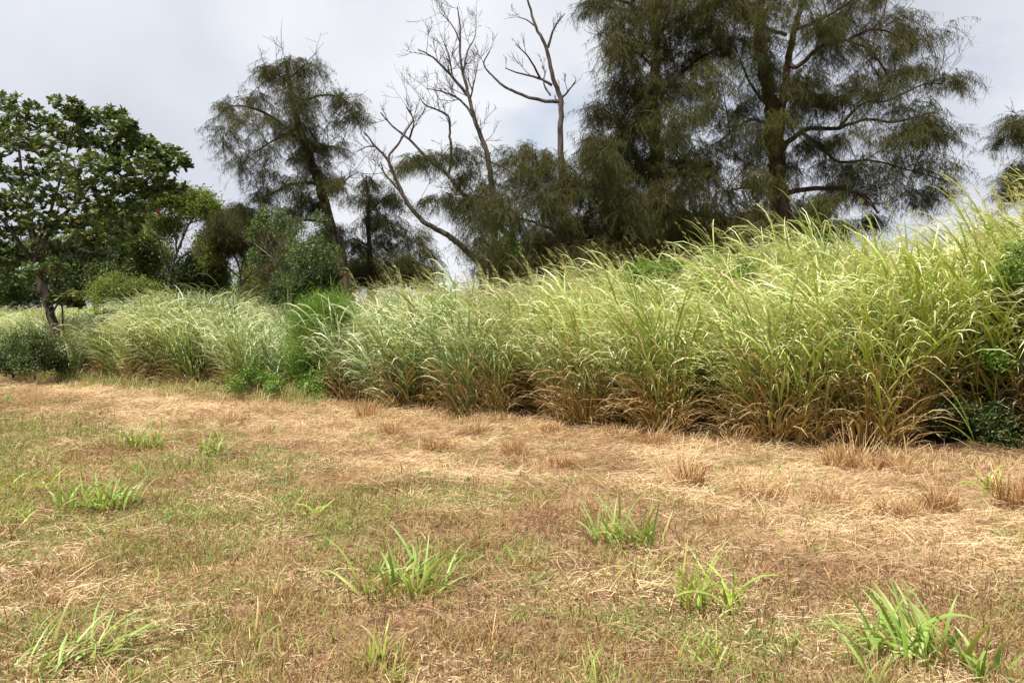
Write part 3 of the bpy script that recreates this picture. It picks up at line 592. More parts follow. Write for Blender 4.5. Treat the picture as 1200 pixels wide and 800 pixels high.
# ================================================================== TREES
def smooth_line(P, m=4):
    P = np.asarray(P, float); n = len(P)
    if n < 3: return np.array([P[0] + (P[-1] - P[0]) * t for t in np.linspace(0, 1, m + 1)])
    out = []
    for i in range(n - 1):
        p0 = P[max(i - 1, 0)]; p1 = P[i]; p2 = P[i + 1]; p3 = P[min(i + 2, n - 1)]
        for t in np.arange(m) / m:
            out.append(.5 * (2 * p1 + (p2 - p0) * t + (2 * p0 - 5 * p1 + 4 * p2 - p3) * t * t + (3 * p1 - p0 - 3 * p2 + p3) * t ** 3))
    out.append(P[-1]); return np.array(out)
def wob(P, rad, rng, a=.35):
    P = P.copy(); P[1:] += rng.normal(0, a, (len(P) - 1, 3)) * np.asarray(rad)[1:, None]; return P
class Tree:
    def __init__(s, name, label, cat, px, Y, seed, bark, group=None, py=None):
        s.rng = np.random.default_rng(seed); s.Y = Y; x = (px - 600) / FPX * Y
        s.base = np.array([x, Y, gz(x, Y)]); s.root = empty(name, s.base); tag(s.root, label, cat, group); s.bark = bark; s.lines = []; s.tw = MB(); s.anyt = False; s.sp = []; s.px_m = Y / FPX
    def part(s, nm, mb, mat, kind=None):
        o = link(nm, mb.mesh(nm, mat), s.root)
        if kind: o['kind'] = kind
        return o
    def L3(s, pts, d0=0, d1=0):
        n = len(pts); return np.array([at(p[0], p[1], s.Y + (p[2] if len(p) > 2 else d0 + (d1 - d0) * i / max(1, n - 1))) for i, p in enumerate(pts)])
    def line(s, pts, r0, r1, nm='limb', d0=0, d1=0, sides=8, root_it=False, twigs=0, twl=(.3, .9), mat=None):
        """pts traced from the photo at the tree's own distance; r0/r1 in photo pixels"""
        P = s.L3(pts, d0, d1)
        if root_it and len(P) > 2 and np.linalg.norm(P[0] - s.base) < .7: P = P[1:]
        if root_it: P = np.concatenate([[s.base + (P[0] - s.base) * 0 - [0, 0, .15]], P])
        P = smooth_line(P, 5); rad = np.linspace(r0, r1, len(P)) * s.px_m; 
        if root_it: rad[:3] *= [1.5, 1.25, 1.1]
        P = wob(P, rad, s.rng, .18); mb = MB(); mb.tube(P - s.base, rad, sides, (0, .5, 0)); s.part(nm, mb, mat or s.bark); s.lines.append((P, rad))
        if twigs: s.twigs(P, rad, twigs, twl)
        return P
    def twigs(s, P, rad, n, ln=(.3, .9), depth=3, upb=.35, t_min=.15):
        rng = s.rng
        for _ in range(n):
            u = rng.uniform(t_min, 1) * (len(P) - 1.01); i = int(u); f = u - i; b = P[i] * (1 - f) + P[i + 1] * f; T = P[i + 1] - P[i]; T = T / (np.linalg.norm(T) + 1e-9)
            d = T * rng.uniform(.3, 1) + rng.normal(0, .5, 3) + [0, 0, upb]; d /= np.linalg.norm(d); s.twig(b, d, rng.uniform(*ln), max(.0035, min(rad[i] * .45, .010)), depth, upb)
    def twig(s, b, d, ln, r, depth, upb=.3):
        rng = s.rng; k = 6; P = [b]; dd = d.copy()
        for i in range(k):
            dd = dd + rng.normal(0, .10, 3) + [0, 0, upb * .14]; dd /= np.linalg.norm(dd); P.append(P[-1] + dd * ln / k)
        P = np.array(P); s.tw.tube(P - s.base, np.linspace(r, max(.0028, r * .35), k + 1), 4 if depth < 3 else 5, (0, .5, 0)); s.anyt = True
        if depth > 1:
            for j in range(rng.integers(2, 5)):
                i = rng.integers(1, k); d2 = (P[i] - P[i - 1]); d2 /= np.linalg.norm(d2); d2 = d2 + rng.normal(0, .5, 3) + [0, 0, upb * .3]; d2 /= np.linalg.norm(d2)
                s.twig(P[i], d2, ln * rng.uniform(.35, .65), r * .6, depth - 1, upb)
        s.last = P
    def reach(s, c, r=.02, arch=.25, drop=True):
        """a branch from the nearest limb to the middle of a foliage cluster"""
        best = None
        for P, rad in s.lines:
            d = np.linalg.norm(P - c, axis=1) + np.maximum(0, P[:, 2] - c[2]) * .8; i = int(np.argmin(d[1:])) + 1
            if best is None or d[i] < best[0]: best = (d[i], P[i], rad[i])
        b = best[1]; ln = np.linalg.norm(c - b)
        if ln < .1: return
        m = (b + c) / 2 + np.array([0, 0, arch * ln]) + s.rng.normal(0, .08, 3) * ln; P = smooth_line([b, m, c], 5); r0 = min(best[2] * .6, .007 + ln * .008)
        s.tw.tube(P - s.base, np.linspace(r0, .005, len(P)), 5, (0, .5, 0)); s.anyt = True; return P
    def cluster(s, px, py, rx, ry, dens=1.0, d=None, kind='droop', size=1.0, tint=None, depth_r=None):
        rng = s.rng; d = rng.normal(0, s.depth) if d is None else d
        c = at(px, py, s.Y + d); rx *= s.px_m; ry *= s.px_m; rz = depth_r or (rx + .25); s.reach(c + [0, 0, ry * .4])
        tn = rng.random() if tint is None else tint; n = max(2, int(dens * s.k * (rx * ry * rz) ** (2 / 3)))
        sub = rng.normal(0, 1, (max(4, n // 10), 3)); sub /= np.linalg.norm(sub, axis=1, keepdims=True); sub *= rng.uniform(.35, 1, (len(sub), 1)) ** .5
        for v in sub:
            e = c + v * [rx, rz, ry]; a = c + [0, 0, ry * .25]; m = (a + e) / 2 + [0, 0, .15 * ry + .03]; P = smooth_line([a, m, e], 4)
            s.tw.tube(P - s.base, np.linspace(.007, .003, len(P)), 4, (0, .5, 0)); s.anyt = True
            for _ in range(9):
                u = rng.uniform(.25, 1) * (len(P) - 1.01); i = int(u); q = P[i] + (P[i + 1] - P[i]) * (u - i) + rng.normal(0, .22, 3) * [rx, rz, ry * 2.4]
                az = math.atan2(v[1], v[0]) + rng.normal(0, .8)
                s.sp.append((q, az, rng.uniform(.7, 1.25) * size, np.clip(tn * .65 + rng.random() * .35, 0, 1)))
    def even(s, px, py, rx, ry, n, spread=1.3, up=.0):
        rng = s.rng; c = at(px, py, s.Y + rng.normal(0, s.depth)); m = s.px_m; s.reach(c, arch=.03); 
        for _ in range(n):
            v = rng.normal(0, 1, 3); v /= np.linalg.norm(v); v *= rng.random() ** .4 * spread; e = c + v * [rx * m, rx * m + .3, ry * m]
            if rng.random() < .5: s.tw.tube(smooth_line([c - [0, 0, .1], (c + e) / 2 + rng.normal(0, .05, 3), e], 3) - s.base, np.linspace(.009, .005, 7), 4, (0, .5, 0))
            s.sp.append((e, rng.uniform(0, 6.28), rng.uniform(.55, .98), rng.random()))
    def finish(s, templates, tilt=.35, up=False, nm='crown'):
        if s.anyt:
            o = s.part('twigs', s.tw, s.bark, 'stuff')
        if s.sp:
            n = len(s.sp); P = np.array([q[0] for q in s.sp]) - s.base; az = np.array([q[1] for q in s.sp]); sc = np.array([q[2] for q in s.sp]); tn = np.array([q[3] for q in s.sp]); rng = s.rng
            tilt = .16 if templates is TN else tilt
            o = scatter(nm, P, np.stack([rng.normal(0, tilt, n), rng.normal(0, tilt, n), az], -1), np.stack([sc, sc, sc * rng.uniform(.8, 1.2, n)], -1), rng.integers(0, len(templates), n), tn, templates, s.root)
            o['kind'] = 'stuff'
# foliage templates
def needle_spray(seed, n=46, ln=.62, hang=.17, w=.0075):
    rng = np.random.default_rng(seed); mb = MB()
    for q in range(3):
        l_ = ln * rng.uniform(.5, 1.15); C, th, az = blades(rng, [[0, 0, 0]], l_, rng.normal(0, .7), rng.uniform(.9, 1.6), rng.uniform(1.1, 1.6), .007, 8, .6, .2, 'stem', None, .8, 0, mb)
        m = n // 2; u = rng.uniform(.1, 1, m) ** .8; kk = np.clip((u * 7).astype(int), 0, 6); f = (u * 7 - kk)[:, None]; b = C[0, kk] * (1 - f) + C[0, kk + 1] * f
        blades(rng, b, hang * rng.uniform(.5, 1.4, m), rng.uniform(0, 6.3, m), rng.uniform(1.9, 2.8, m), rng.uniform(.0, .4, m), w * rng.uniform(.6, 1.2, m), 3, .8, .8, 'needle', None, (rng.random(m) < .15) * .8, 0, mb)
    return mb
TN = [template(needle_spray(400 + i), 'needle_spray', M_NEEDLE) for i in range(10)]
def leaf_spray(seed, n=22, rad=.22, ll=.07, lw=.04, mat=None, upright=.9):
    rng = np.random.default_rng(seed); mb = MB(); v = rng.normal(0, 1, (n, 3)); v /= np.linalg.norm(v, axis=1, keepdims=True); v *= rad * rng.random((n, 1)) ** .4
    blades(rng, v, ll * rng.uniform(.6, 1.3, n), rng.uniform(0, 2 * PI, n), rng.uniform(.3, 2.0, n), .5, lw * rng.uniform(.7, 1.2, n), 4, 1, .5, 'lens', None, 0, .2, mb)
    return mb
TLY = [template(leaf_spray(420 + i, 40, .3, .09, .045), 'yellow_leaf_spray', M_LEAFY) for i in range(4)]
TLG = [template(leaf_spray(430 + i, 26, .22, .08, .04), 'green_leaf_spray', M_LEAFG) for i in range(4)]
TLD = [template(leaf_spray(440 + i, 40, .32, .10, .05), 'dark_leaf_spray', M_LEAFD) for i in range(4)]
TLY2 = [template(leaf_spray(435 + i, 22, .22, .085, .045), 'olive_leaf_spray', M_LEAFO) for i in range(4)]
def feather(seed):
    rng = np.random.default_rng(seed); mb = MB(); n = 70; v = rng.normal(0, .13, (n, 3)); v[:, 2] = np.abs(v[:, 2])
    blades(rng, v, rng.uniform(.08, .2, n), rng.uniform(0, 6.3, n), rng.uniform(.1, .9, n), .6, .007, 4, 1, .6, 'needle', None, 0, 0, mb, .2); return mb
M_FEATH = grass_mat('feathery_green', (.09, .17, .03), (.16, .27, .04), (.22, .33, .06), (.06, .09, .02), (.2, .2, .05), .5, .6, .25, .35)
TF = [template(feather(450 + i), 'feather_spray', M_FEATH) for i in range(4)]

def casuarina(label, px, Y, seed, trunk, r0, r1, limbs, clusters, k=150, depth=.6, d0=0, d1=0, dens=1.0, twigs=10, nm='casuarina_tree', size=1.0, tw_len=(.4, 1.1)):
    T = Tree(nm, label, 'tree', px, Y, seed, M_BARKD, 'drooping needle trees behind the grass'); T.depth = depth; T.k = k
    T.line(trunk, r0 * .78, r1, 'trunk', d0, d1, 10, True, twigs, tw_len)
    for lm in limbs:
        pts, a, b = lm[:3]; dd = T.rng.normal(0, depth * .7); T.line(pts, a * .6, b * .6, 'limb', 0, dd, 7, False, max(2, twigs // 3), tw_len)
    for c in clusters: T.cluster(*c[:4], dens=(c[4] if len(c) > 4 else 1) * dens, size=size)
    T.finish(TN); return T

casuarina('slim leaning needle tree with drooping sprays, standing apart in the left half', 410, 24, 1,
    [(408, 345), (400, 310), (385, 255), (372, 210), (358, 170), (345, 130), (338, 95), (335, 72)], 11, 1.5,
    [([(352, 165), (330, 145), (305, 130), (280, 124), (262, 128)], 4, 1), ([(374, 215), (345, 215), (320, 226), (296, 238)], 4, 1), ([(345, 130), (365, 115), (390, 112), (414, 124)], 3, 1),
     ([(362, 180), (385, 172), (405, 176)], 3, 1), ([(340, 100), (322, 85), (304, 80)], 2, .7), ([(338, 95), (352, 80), (366, 72)], 2, .7), ([(388, 262), (360, 258), (325, 262)], 4, 1), ([(350, 150), (320, 165), (290, 185)], 3, .8), ([(378, 230), (400, 215), (412, 205)], 3, .8)],
    [(270, 132, 14, 12, .8), (262, 160, 7, 14, .5), (300, 122, 16, 10), (288, 150, 10, 14, .5), (282, 195, 18, 12, .7), (308, 178, 18, 12), (298, 230, 22, 10), (325, 212, 20, 12), (332, 95, 18, 12), (308, 82, 14, 8), (345, 76, 12, 9), (366, 80, 10, 10),
     (350, 118, 20, 14), (380, 115, 18, 12), (405, 122, 12, 10), (414, 138, 6, 8, .6), (378, 150, 18, 14), (345, 152, 22, 14), (370, 180, 18, 14), (340, 190, 22, 14), (392, 178, 12, 9, .7), (330, 248, 22, 9, .8), (370, 215, 14, 12), (404, 212, 10, 8, .7), (282, 248, 10, 8, .5), (315, 148, 16, 10, .7), (355, 240, 16, 10, .8), (352, 138, 12, 12, 1.3), (362, 172, 12, 14, 1.3), (372, 205, 12, 14, 1.3), (382, 240, 12, 14, 1.1), (342, 105, 10, 12, 1.2), (392, 275, 10, 10, .8), (345, 225, 14, 10)], k=235, depth=.6, dens=1)

casuarina('small dull needle tree in the gap left of the leaning dead trunk', 434, 26, 2, [(434, 330), (432, 265), (431, 227), (429, 205)], 5, 1,
    [([(432, 270), (455, 262), (480, 272)], 2, .6), ([(432, 250), (448, 235), (462, 232)], 2, .6), ([(433, 290), (415, 280), (405, 285)], 2, .6)],
    [(430, 215, 10, 8), (424, 236, 12, 8), (448, 240, 16, 8, .8), (425, 262, 18, 10), (458, 265, 20, 11), (482, 285, 20, 11), (440, 290, 22, 12), (500, 300, 12, 9, .7), (465, 312, 28, 12), (418, 318, 18, 14), (465, 230, 7, 5, .6), (490, 318, 20, 10), (440, 325, 30, 10), (410, 290, 14, 12, .7)], k=330, depth=.7, dens=1)

casuarina('largest needle tree with forked dark trunk and long limbs reaching right', 917, 20, 3,
    [(918, 290), (914, 240), (912, 200), (909, 160), (903, 120), (897, 87), (890, 43), (891, 0), (896, -60)], 17, 4,
    [([(912, 170), (917, 120), (923, 78), (931, 35), (942, 0), (955, -50)], 9, 4),
     ([(914, 228), (940, 223), (983, 221), (1009, 230), (1030, 250)], 6, 2), ([(912, 180), (927, 165), (945, 152), (983, 150), (1015, 140), (1048, 143), (1091, 132)], 6, 1.5),
     ([(925, 75), (935, 78), (962, 55), (992, 48), (1020, 60), (1040, 87)], 5, 2), ([(992, 48), (1020, 35), (1044, 38), (1072, 50)], 3, 1),
     ([(922, 41), (900, 34), (880, 25), (866, 12), (850, -10)], 4, 2), ([(940, 156), (965, 175), (983, 190), (1020, 188), (1060, 198), (1108, 212)], 4, 1),
     ([(1027, 121), (1035, 100), (1020, 75)], 3, 1), ([(983, 150), (1010, 122), (1040, 118), (1080, 100), (1104, 98)], 3, 1), ([(908, 150), (885, 140), (865, 148), (845, 165)], 4, 1.5), ([(905, 130), (880, 100), (868, 70)], 4, 1.5),
     ([(916, 235), (880, 220), (850, 225)], 4, 1.5), ([(931, 35), (958, 25), (985, 10), (1005, -5)], 4, 1.5), ([(914, 220), (895, 200), (870, 190)], 3, 1)],
    [(1000, 12, 22, 9), (1040, 28, 24, 10), (1082, 45, 18, 8), (1062, 36, 14, 9), (1000, 42, 22, 12), (962, 38, 22, 12), (975, 62, 24, 10, .7), (1040, 62, 14, 12, .8), (1078, 85, 16, 9, .8), (1106, 98, 12, 8, .7), (1050, 92, 22, 12), (1012, 98, 24, 13), (985, 108, 22, 12), (962, 118, 14, 9, .8),
     (1030, 118, 22, 13), (1062, 130, 22, 12), (1096, 134, 18, 10), (1104, 160, 12, 12, .7), (1070, 162, 24, 13), (1030, 160, 24, 14), (990, 166, 24, 12), (1005, 195, 26, 12), (900, 288, 40, 16), (850, 288, 30, 18), (800, 302, 30, 16), (960, 270, 20, 10, .6), (1048, 198, 26, 13), (1094, 190, 20, 11), (1100, 222, 16, 12), (1028, 228, 26, 14), (1060, 232, 24, 10), (975, 200, 18, 11, .8), (958, 170, 12, 10, .7),
     (940, 245, 26, 14), (870, 222, 26, 16), (853, 170, 26, 16), (862, 134, 24, 14), (888, 110, 22, 14), (831, 195, 24, 18), (845, 240, 26, 16), (884, 74, 18, 14), (922, 95, 14, 16, .9), (870, 50, 16, 13), (862, 22, 18, 12), (914, 14, 16, 12, .8), (940, 98, 16, 16, .9), (955, 35, 12, 12), (895, 180, 20, 20), (900, 225, 22, 20), (930, 200, 18, 16, .8), (885, 255, 30, 14), (930, 262, 30, 10), (980, 240, 20, 9, .6),
     (845, 95, 14, 16, .7), (842, 130, 16, 14, .7), (925, 140, 16, 14), (880, 150, 18, 14), (935, 120, 14, 12, .8), (990, 222, 14, 8, .5), (1010, 260, 14, 8, .5), (890, 10, 20, 12), (950, -15, 25, 12), (1000, -20, 25, 12), (860, -20, 25, 12), (905, -40, 25, 15), (960, -50, 25, 15), (1040, -5, 14, 8, .6), (900, 50, 14, 14, .7)], k=185, depth=1.1, twigs=16, size=1.1)

casuarina('tall needle tree hung with dense curtains, left neighbour of the largest tree', 767, 21.5, 4,
    [(766, 300), (766, 250), (768, 200), (766, 150), (768, 104), (769, 56), (764, 0), (762, -60)], 13, 4,
    [([(768, 120), (790, 95), (815, 72), (845, 55)], 5, 1.5), ([(768, 80), (745, 60), (728, 45)], 4, 1), ([(767, 160), (740, 150), (712, 150)], 4, 1), ([(766, 20), (730, 2), (700, -5)], 4, 1), ([(768, 40), (800, 20), (840, 5)], 5, 1.5), ([(766, 220), (800, 205), (830, 210)], 5, 2), ([(766, 240), (735, 225), (705, 215)], 5, 2), ([(767, 170), (795, 160), (810, 160)], 3, 1)],
    [(692, 0, 12, 12, .5), (712, 8, 10, 9, .5), (732, 28, 16, 18), (755, 18, 22, 20), (790, 8, 24, 16), (738, 72, 15, 20), (770, 55, 24, 20), (815, 28, 28, 20), (850, 4, 24, 14), (740, 112, 17, 18), (772, 98, 24, 20), (806, 75, 24, 18), (838, 58, 18, 13), (718, 146, 14, 12, .5), (748, 155, 18, 18), (790, 145, 22, 18), (702, 132, 8, 9, .35), (775, 195, 34, 22), (802, 232, 34, 22), (740, 198, 24, 18),
     (740, 238, 36, 22), (780, 268, 36, 18), (822, 268, 30, 18), (725, 172, 12, 12, .5), (815, 188, 24, 18), (700, 165, 10, 8, .4), (760, 130, 22, 18), (735, 270, 30, 18), (820, 110, 14, 10, .6), (760, 302, 40, 16), (720, 306, 30, 14), (800, 296, 30, 14), (830, 40, 18, 14), (790, -30, 30, 15), (740, -30, 25, 15), (835, -25, 25, 14), (722, 100, 9, 14, .6), (725, 55, 9, 14, .7)], k=350, depth=1.0, twigs=12, size=1.15)

D = casuarina('broad low needle tree spreading between the dead tops and the tall trees', 660, 19.5, 5,
    [(664, 318), (662, 290), (660, 262), (664, 235)], 7, 3,
    [([(664, 262), (696, 250), (725, 240)], 4, 1.5), ([(661, 255), (655, 238), (628, 224), (608, 208)], 4, 1), ([(662, 275), (630, 262), (600, 255), (565, 258)], 4, 1), ([(662, 240), (680, 205), (705, 185)], 3, 1), ([(662, 290), (620, 285), (585, 292)], 3, 1), ([(600, 255), (565, 232), (530, 228)], 2, .8), ([(628, 224), (596, 200), (570, 188)], 2, .8), ([(664, 285), (700, 280), (730, 270)], 3, 1)],
    [(560, 208, 16, 9, .7), (600, 192, 20, 11, .8), (580, 228, 26, 13), (622, 212, 26, 14), (650, 196, 20, 12), (680, 185, 18, 11), (704, 176, 15, 8), (540, 238, 16, 9, .8), (562, 258, 24, 14), (600, 252, 28, 16), (640, 242, 28, 17), (682, 228, 28, 17), (718, 215, 22, 15), (622, 283, 30, 13), (662, 272, 30, 17), (702, 262, 28, 18), (732, 255, 22, 18), (514, 236, 12, 6, .5), (482, 192, 14, 5, .4), (505, 185, 14, 5, .35), (592, 298, 24, 10), (560, 284, 16, 12, .7), (650, 300, 34, 9), (695, 292, 34, 10), (660, 215, 24, 14), (700, 200, 20, 12), (625, 182, 12, 7, .5), (545, 182, 12, 7, .4), (720, 300, 28, 14), (680, 312, 34, 12), (640, 318, 34, 12), (600, 316, 28, 12)], k=360, depth=.9, twigs=14, size=1.0)

U = casuarina('needle tree mostly outside the frame at the far right', 1262, 24, 6, [(1262, 260), (1258, 180), (1250, 100)], 9, 3,
    [([(1260, 210), (1225, 195), (1190, 200)], 3, 1), ([(1256, 170), (1220, 145), (1190, 150)], 3, 1)],
    [(1196, 145, 14, 8), (1184, 162, 9, 7, .8), (1210, 155, 16, 12), (1195, 200, 16, 7), (1180, 212, 10, 6, .8), (1210, 215, 18, 12), (1240, 180, 24, 20), (1195, 225, 16, 8, .8)], k=620, depth=.5)

# bare trees
def bare(label, px, Y, seed, lines, twn=26, twl=(.4, 1.2), mat=None):
    T = Tree('bare_tree', label, 'dead tree', px, Y, seed, mat or M_BARKDEAD, 'dead leafless trees on the skyline')
    for i, (pts, a, b) in enumerate(lines): T.line(pts, a * .8, b * .7, 'trunk' if i == 0 else 'branch', 0, T.rng.normal(0, .3) if i else 0, 8 if i == 0 else 6, i == 0, int(twn * .7) if i == 0 else twn // 3, twl)
    T.finish([]); return T
bare('leafless dead top with fine upswept twigs, left of the two over the low needle tree', 578, 20.5, 11,
     [([(580, 310), (578, 240), (574, 200), (568, 172), (556, 140), (548, 108), (540, 72), (539, 32), (536, 8)], 6, .8), ([(548, 112), (528, 88), (508, 68), (490, 58)], 2.6, .7), ([(555, 138), (540, 118), (520, 108), (500, 104)], 2, .6), ([(543, 85), (548, 60), (556, 45), (558, 30)], 1.6, .5), ([(539, 50), (530, 30), (515, 14)], 1.2, .5), ([(550, 120), (556, 95), (560, 75)], 1.5, .5), ([(530, 90), (526, 65), (520, 50)], 1.4, .5)], 22, (.35, .9))
bare('leafless dead top with crooked limbs, right of the two over the low needle tree', 659, 20.5, 12,
     [([(660, 310), (659, 240), (658, 192), (656, 160), (658, 120), (648, 92), (640, 56), (628, 32), (618, 0), (612, -12)], 6.5, 1), ([(658, 118), (644, 119), (620, 114), (596, 104), (580, 92), (567, 76), (574, 60)], 3, .9), ([(647, 100), (632, 92), (608, 86), (592, 80)], 2.2, .7), ([(642, 56), (650, 32), (662, 16)], 2.2, .7), ([(659, 114), (668, 104), (675, 94)], 1.8, .6), ([(633, 92), (620, 68), (604, 52)], 1.8, .6), ([(645, 112), (637, 98), (640, 82)], 1.6, .8), ([(628, 32), (618, 24), (606, 20)], 1.3, .5)], 8, (.25, .6))
bare('long dead trunk leaning far to the left over the grass, its tips bare', 560, 22, 13,
     [([(566, 318), (556, 304), (536, 284), (516, 271), (492, 256), (472, 228), (460, 200), (452, 184), (440, 172), (428, 156)], 6, 1.2), ([(458, 196), (456, 182), (466, 170), (478, 150), (484, 140), (476, 126)], 2.5, .7), ([(470, 225), (452, 205), (446, 190)], 2, .7), ([(440, 172), (430, 172), (418, 178)], 1.4, .5)], 14, (.4, 1.0))
bare('slender dead tree with crooked tips between the leaning trunk and the left dead top', 590, 21, 14,
     [([(605, 300), (590, 270), (570, 246), (544, 228), (524, 204), (504, 188), (480, 164), (460, 148), (446, 132)], 5, 1), ([(526, 206), (529, 180), (527, 160), (525, 136), (500, 124), (494, 118)], 2.6, .8), ([(480, 162), (485, 142), (476, 124)], 1.8, .6), ([(525, 136), (516, 130), (512, 118)], 1.4, .5)], 12, (.4, .9))

# broadleaf background trees
def bushy(name, label, px, Y, seed, lines, clusters, templates, bark, depth=.8, k=60, size=1.0, nm_l='branch', cat='tree', group='leafy trees and shrubs behind the grass', tilt=.6):
    T = Tree(name, label, cat, px, Y, seed, bark, group); T.depth = depth; T.k = k
    for i, (pts, a, b) in enumerate(lines): T.line(pts, a * .65, b * .7, 'trunk' if i == 0 else nm_l, 0, T.rng.normal(0, depth * .6) if i else 0, 7, i == 0, 4, (.3, .9))
    for c in clusters: T.cluster(*c[:4], dens=c[4] if len(c) > 4 else 1, size=size)
    T.finish(templates, tilt); return T
bushy('umbrella_tree', 'yellow green domed tree with pale forking bare branches under its crown', 200, 35, 21,
    [([(198, 345), (200, 320), (208, 295), (220, 265), (232, 250)], 3.5, 1.2), ([(199, 325), (190, 300), (186, 270), (190, 248)], 2.5, .9), ([(200, 318), (214, 300), (236, 285), (250, 270)], 2.5, .9), ([(207, 295), (206, 270), (212, 245)], 2, .8), ([(198, 340), (188, 325), (184, 305)], 2, .8), ([(187, 280), (172, 262), (164, 250)], 1.6, .7), ([(222, 262), (240, 256), (252, 258)], 1.6, .7), ([(212, 290), (216, 268), (226, 248)], 1.6, .7)],
    [(165, 250, 14, 9), (185, 238, 16, 9), (205, 232, 18, 8), (225, 235, 16, 8), (240, 245, 16, 9), (252, 256, 12, 9), (150, 265, 10, 10, .8), (212, 246, 30, 7, .6), (160, 280, 16, 14, .7), (190, 265, 22, 10, .6), (135, 262, 14, 12), (178, 300, 16, 12, .6), (245, 305, 12, 10, .6), (255, 275, 10, 12, .7), (240, 290, 14, 10, .5)], TLY, M_BARKG, 1.4, 420, 1.0)
bushy('umbrella_tree', 'olive domed tree with slim forked stems, in the gap beside the slim leaning tree', 283, 34, 22,
    [([(281, 350), (282, 330), (279, 310), (270, 292)], 3, 1), ([(282, 335), (295, 318), (306, 300)], 2.2, .8), ([(280, 325), (266, 312), (258, 300)], 1.8, .7), ([(282, 322), (286, 300), (290, 285)], 1.8, .7)],
    [(262, 268, 14, 12), (282, 258, 16, 11), (300, 265, 14, 12), (272, 285, 18, 9), (298, 288, 16, 10), (250, 285, 10, 10, .8), (312, 280, 9, 12, .8)], TN, M_BARKG, 1.0, 800, 1.2)
bushy('young_tree', 'young tree with sparse bright leaves and thin forked stems before the slim leaning tree', 330, 22, 23,
    [([(338, 350), (332, 325), (322, 298), (312, 270)], 2, .7), ([(334, 330), (350, 305), (362, 280)], 1.6, .6), ([(326, 308), (310, 295), (298, 285)], 1.3, .5), ([(336, 340), (358, 325), (382, 305)], 1.4, .5)],
    [(312, 258, 12, 10, .5), (298, 275, 12, 9, .4), (330, 262, 14, 10, .4), (350, 272, 16, 10, .4), (372, 290, 16, 10, .5), (320, 330, 22, 9, .7), (350, 325, 22, 12, .8), (385, 318, 16, 12, .7), (375, 262, 10, 8, .4), (300, 305, 8, 8, .3), (345, 300, 20, 10, .4), (388, 298, 12, 12, .5)], TLY2, M_BARKG, .5, 45, .6)
bushy('round_shrub', 'rounded yellow green shrub just above the far pale grass', 140, 27, 24, [([(142, 365), (140, 350)], 1.5, .8), ([(142, 358), (155, 345)], 1, .5), ([(141, 358), (125, 350)], 1, .5)],
    [(140, 335, 20, 9), (162, 338, 16, 9), (120, 342, 16, 8), (150, 350, 28, 7), (112, 352, 14, 6), (178, 346, 10, 7)], TLY, M_BARKG, .5, 330, .7, cat='shrub')
bushy('dark_tree', 'dark leaved tree filling the space under the broad leaved tree', 60, 33, 25, [([(60, 370), (62, 345), (70, 315)], 4, 1.5), ([(61, 350), (45, 325), (35, 300)], 2.5, 1), ([(62, 345), (85, 318), (100, 290)], 2.5, 1), ([(61, 350), (20, 330), (-5, 305)], 2.5, 1)],
    [(20, 315, 26, 16), (55, 300, 26, 16), (90, 305, 24, 16), (10, 340, 24, 12), (50, 335, 26, 12), (88, 335, 20, 12), (112, 290, 18, 14), (118, 318, 12, 14, .8), (-15, 320, 20, 20), (-40, 300, 20, 30)], TLD, M_BARKD, .9, 200, 1.0)
bushy('dark_tree', 'dark leaved thicket tree below the yellow green domed one', 232, 36, 26, [([(230, 355), (228, 335), (240, 310)], 3.5, 1.2), ([(229, 340), (215, 322), (208, 308)], 2, .8), ([(231, 335), (250, 315), (262, 300)], 2, .8), ([(230, 350), (180, 330), (150, 300)], 2, .8)],
    [(228, 310, 18, 12, .8), (250, 312, 16, 14), (215, 328, 18, 10), (248, 335, 20, 9), (165, 300, 16, 14), (150, 280, 14, 12), (168, 322, 14, 12, .8), (262, 328, 9, 10, .7), (136, 298, 14, 16)], TLD, M_BARKD, .9, 200, 1.0)
bushy('dark_tree', 'dark leaved shrub tree round the foot of the slim leaning tree', 370, 25.5, 27, [([(365, 352), (362, 335), (355, 315)], 3, 1), ([(364, 345), (380, 325), (392, 305)], 2, .8), ([(364, 345), (335, 330), (322, 318)], 2, .8)],
    [(350, 318, 18, 12), (378, 312, 16, 14), (362, 335, 26, 10), (392, 330, 14, 12), (335, 332, 16, 9, .7), (400, 345, 14, 8), (350, 352, 26, 8), (380, 354, 26, 8), (322, 350, 18, 7)], TLD, M_BARKD, .5, 240, .8, cat='shrub')
bushy('green_sapling', 'bright green sapling showing under the low needle tree', 597, 18.9, 28, [([(594, 318), (594, 300), (592, 282)], 1.2, .5)], [(594, 288, 9, 8, .7), (604, 298, 8, 7, .7), (582, 296, 6, 6, .4)], TLG, M_BARKG, .15, 110, .6)

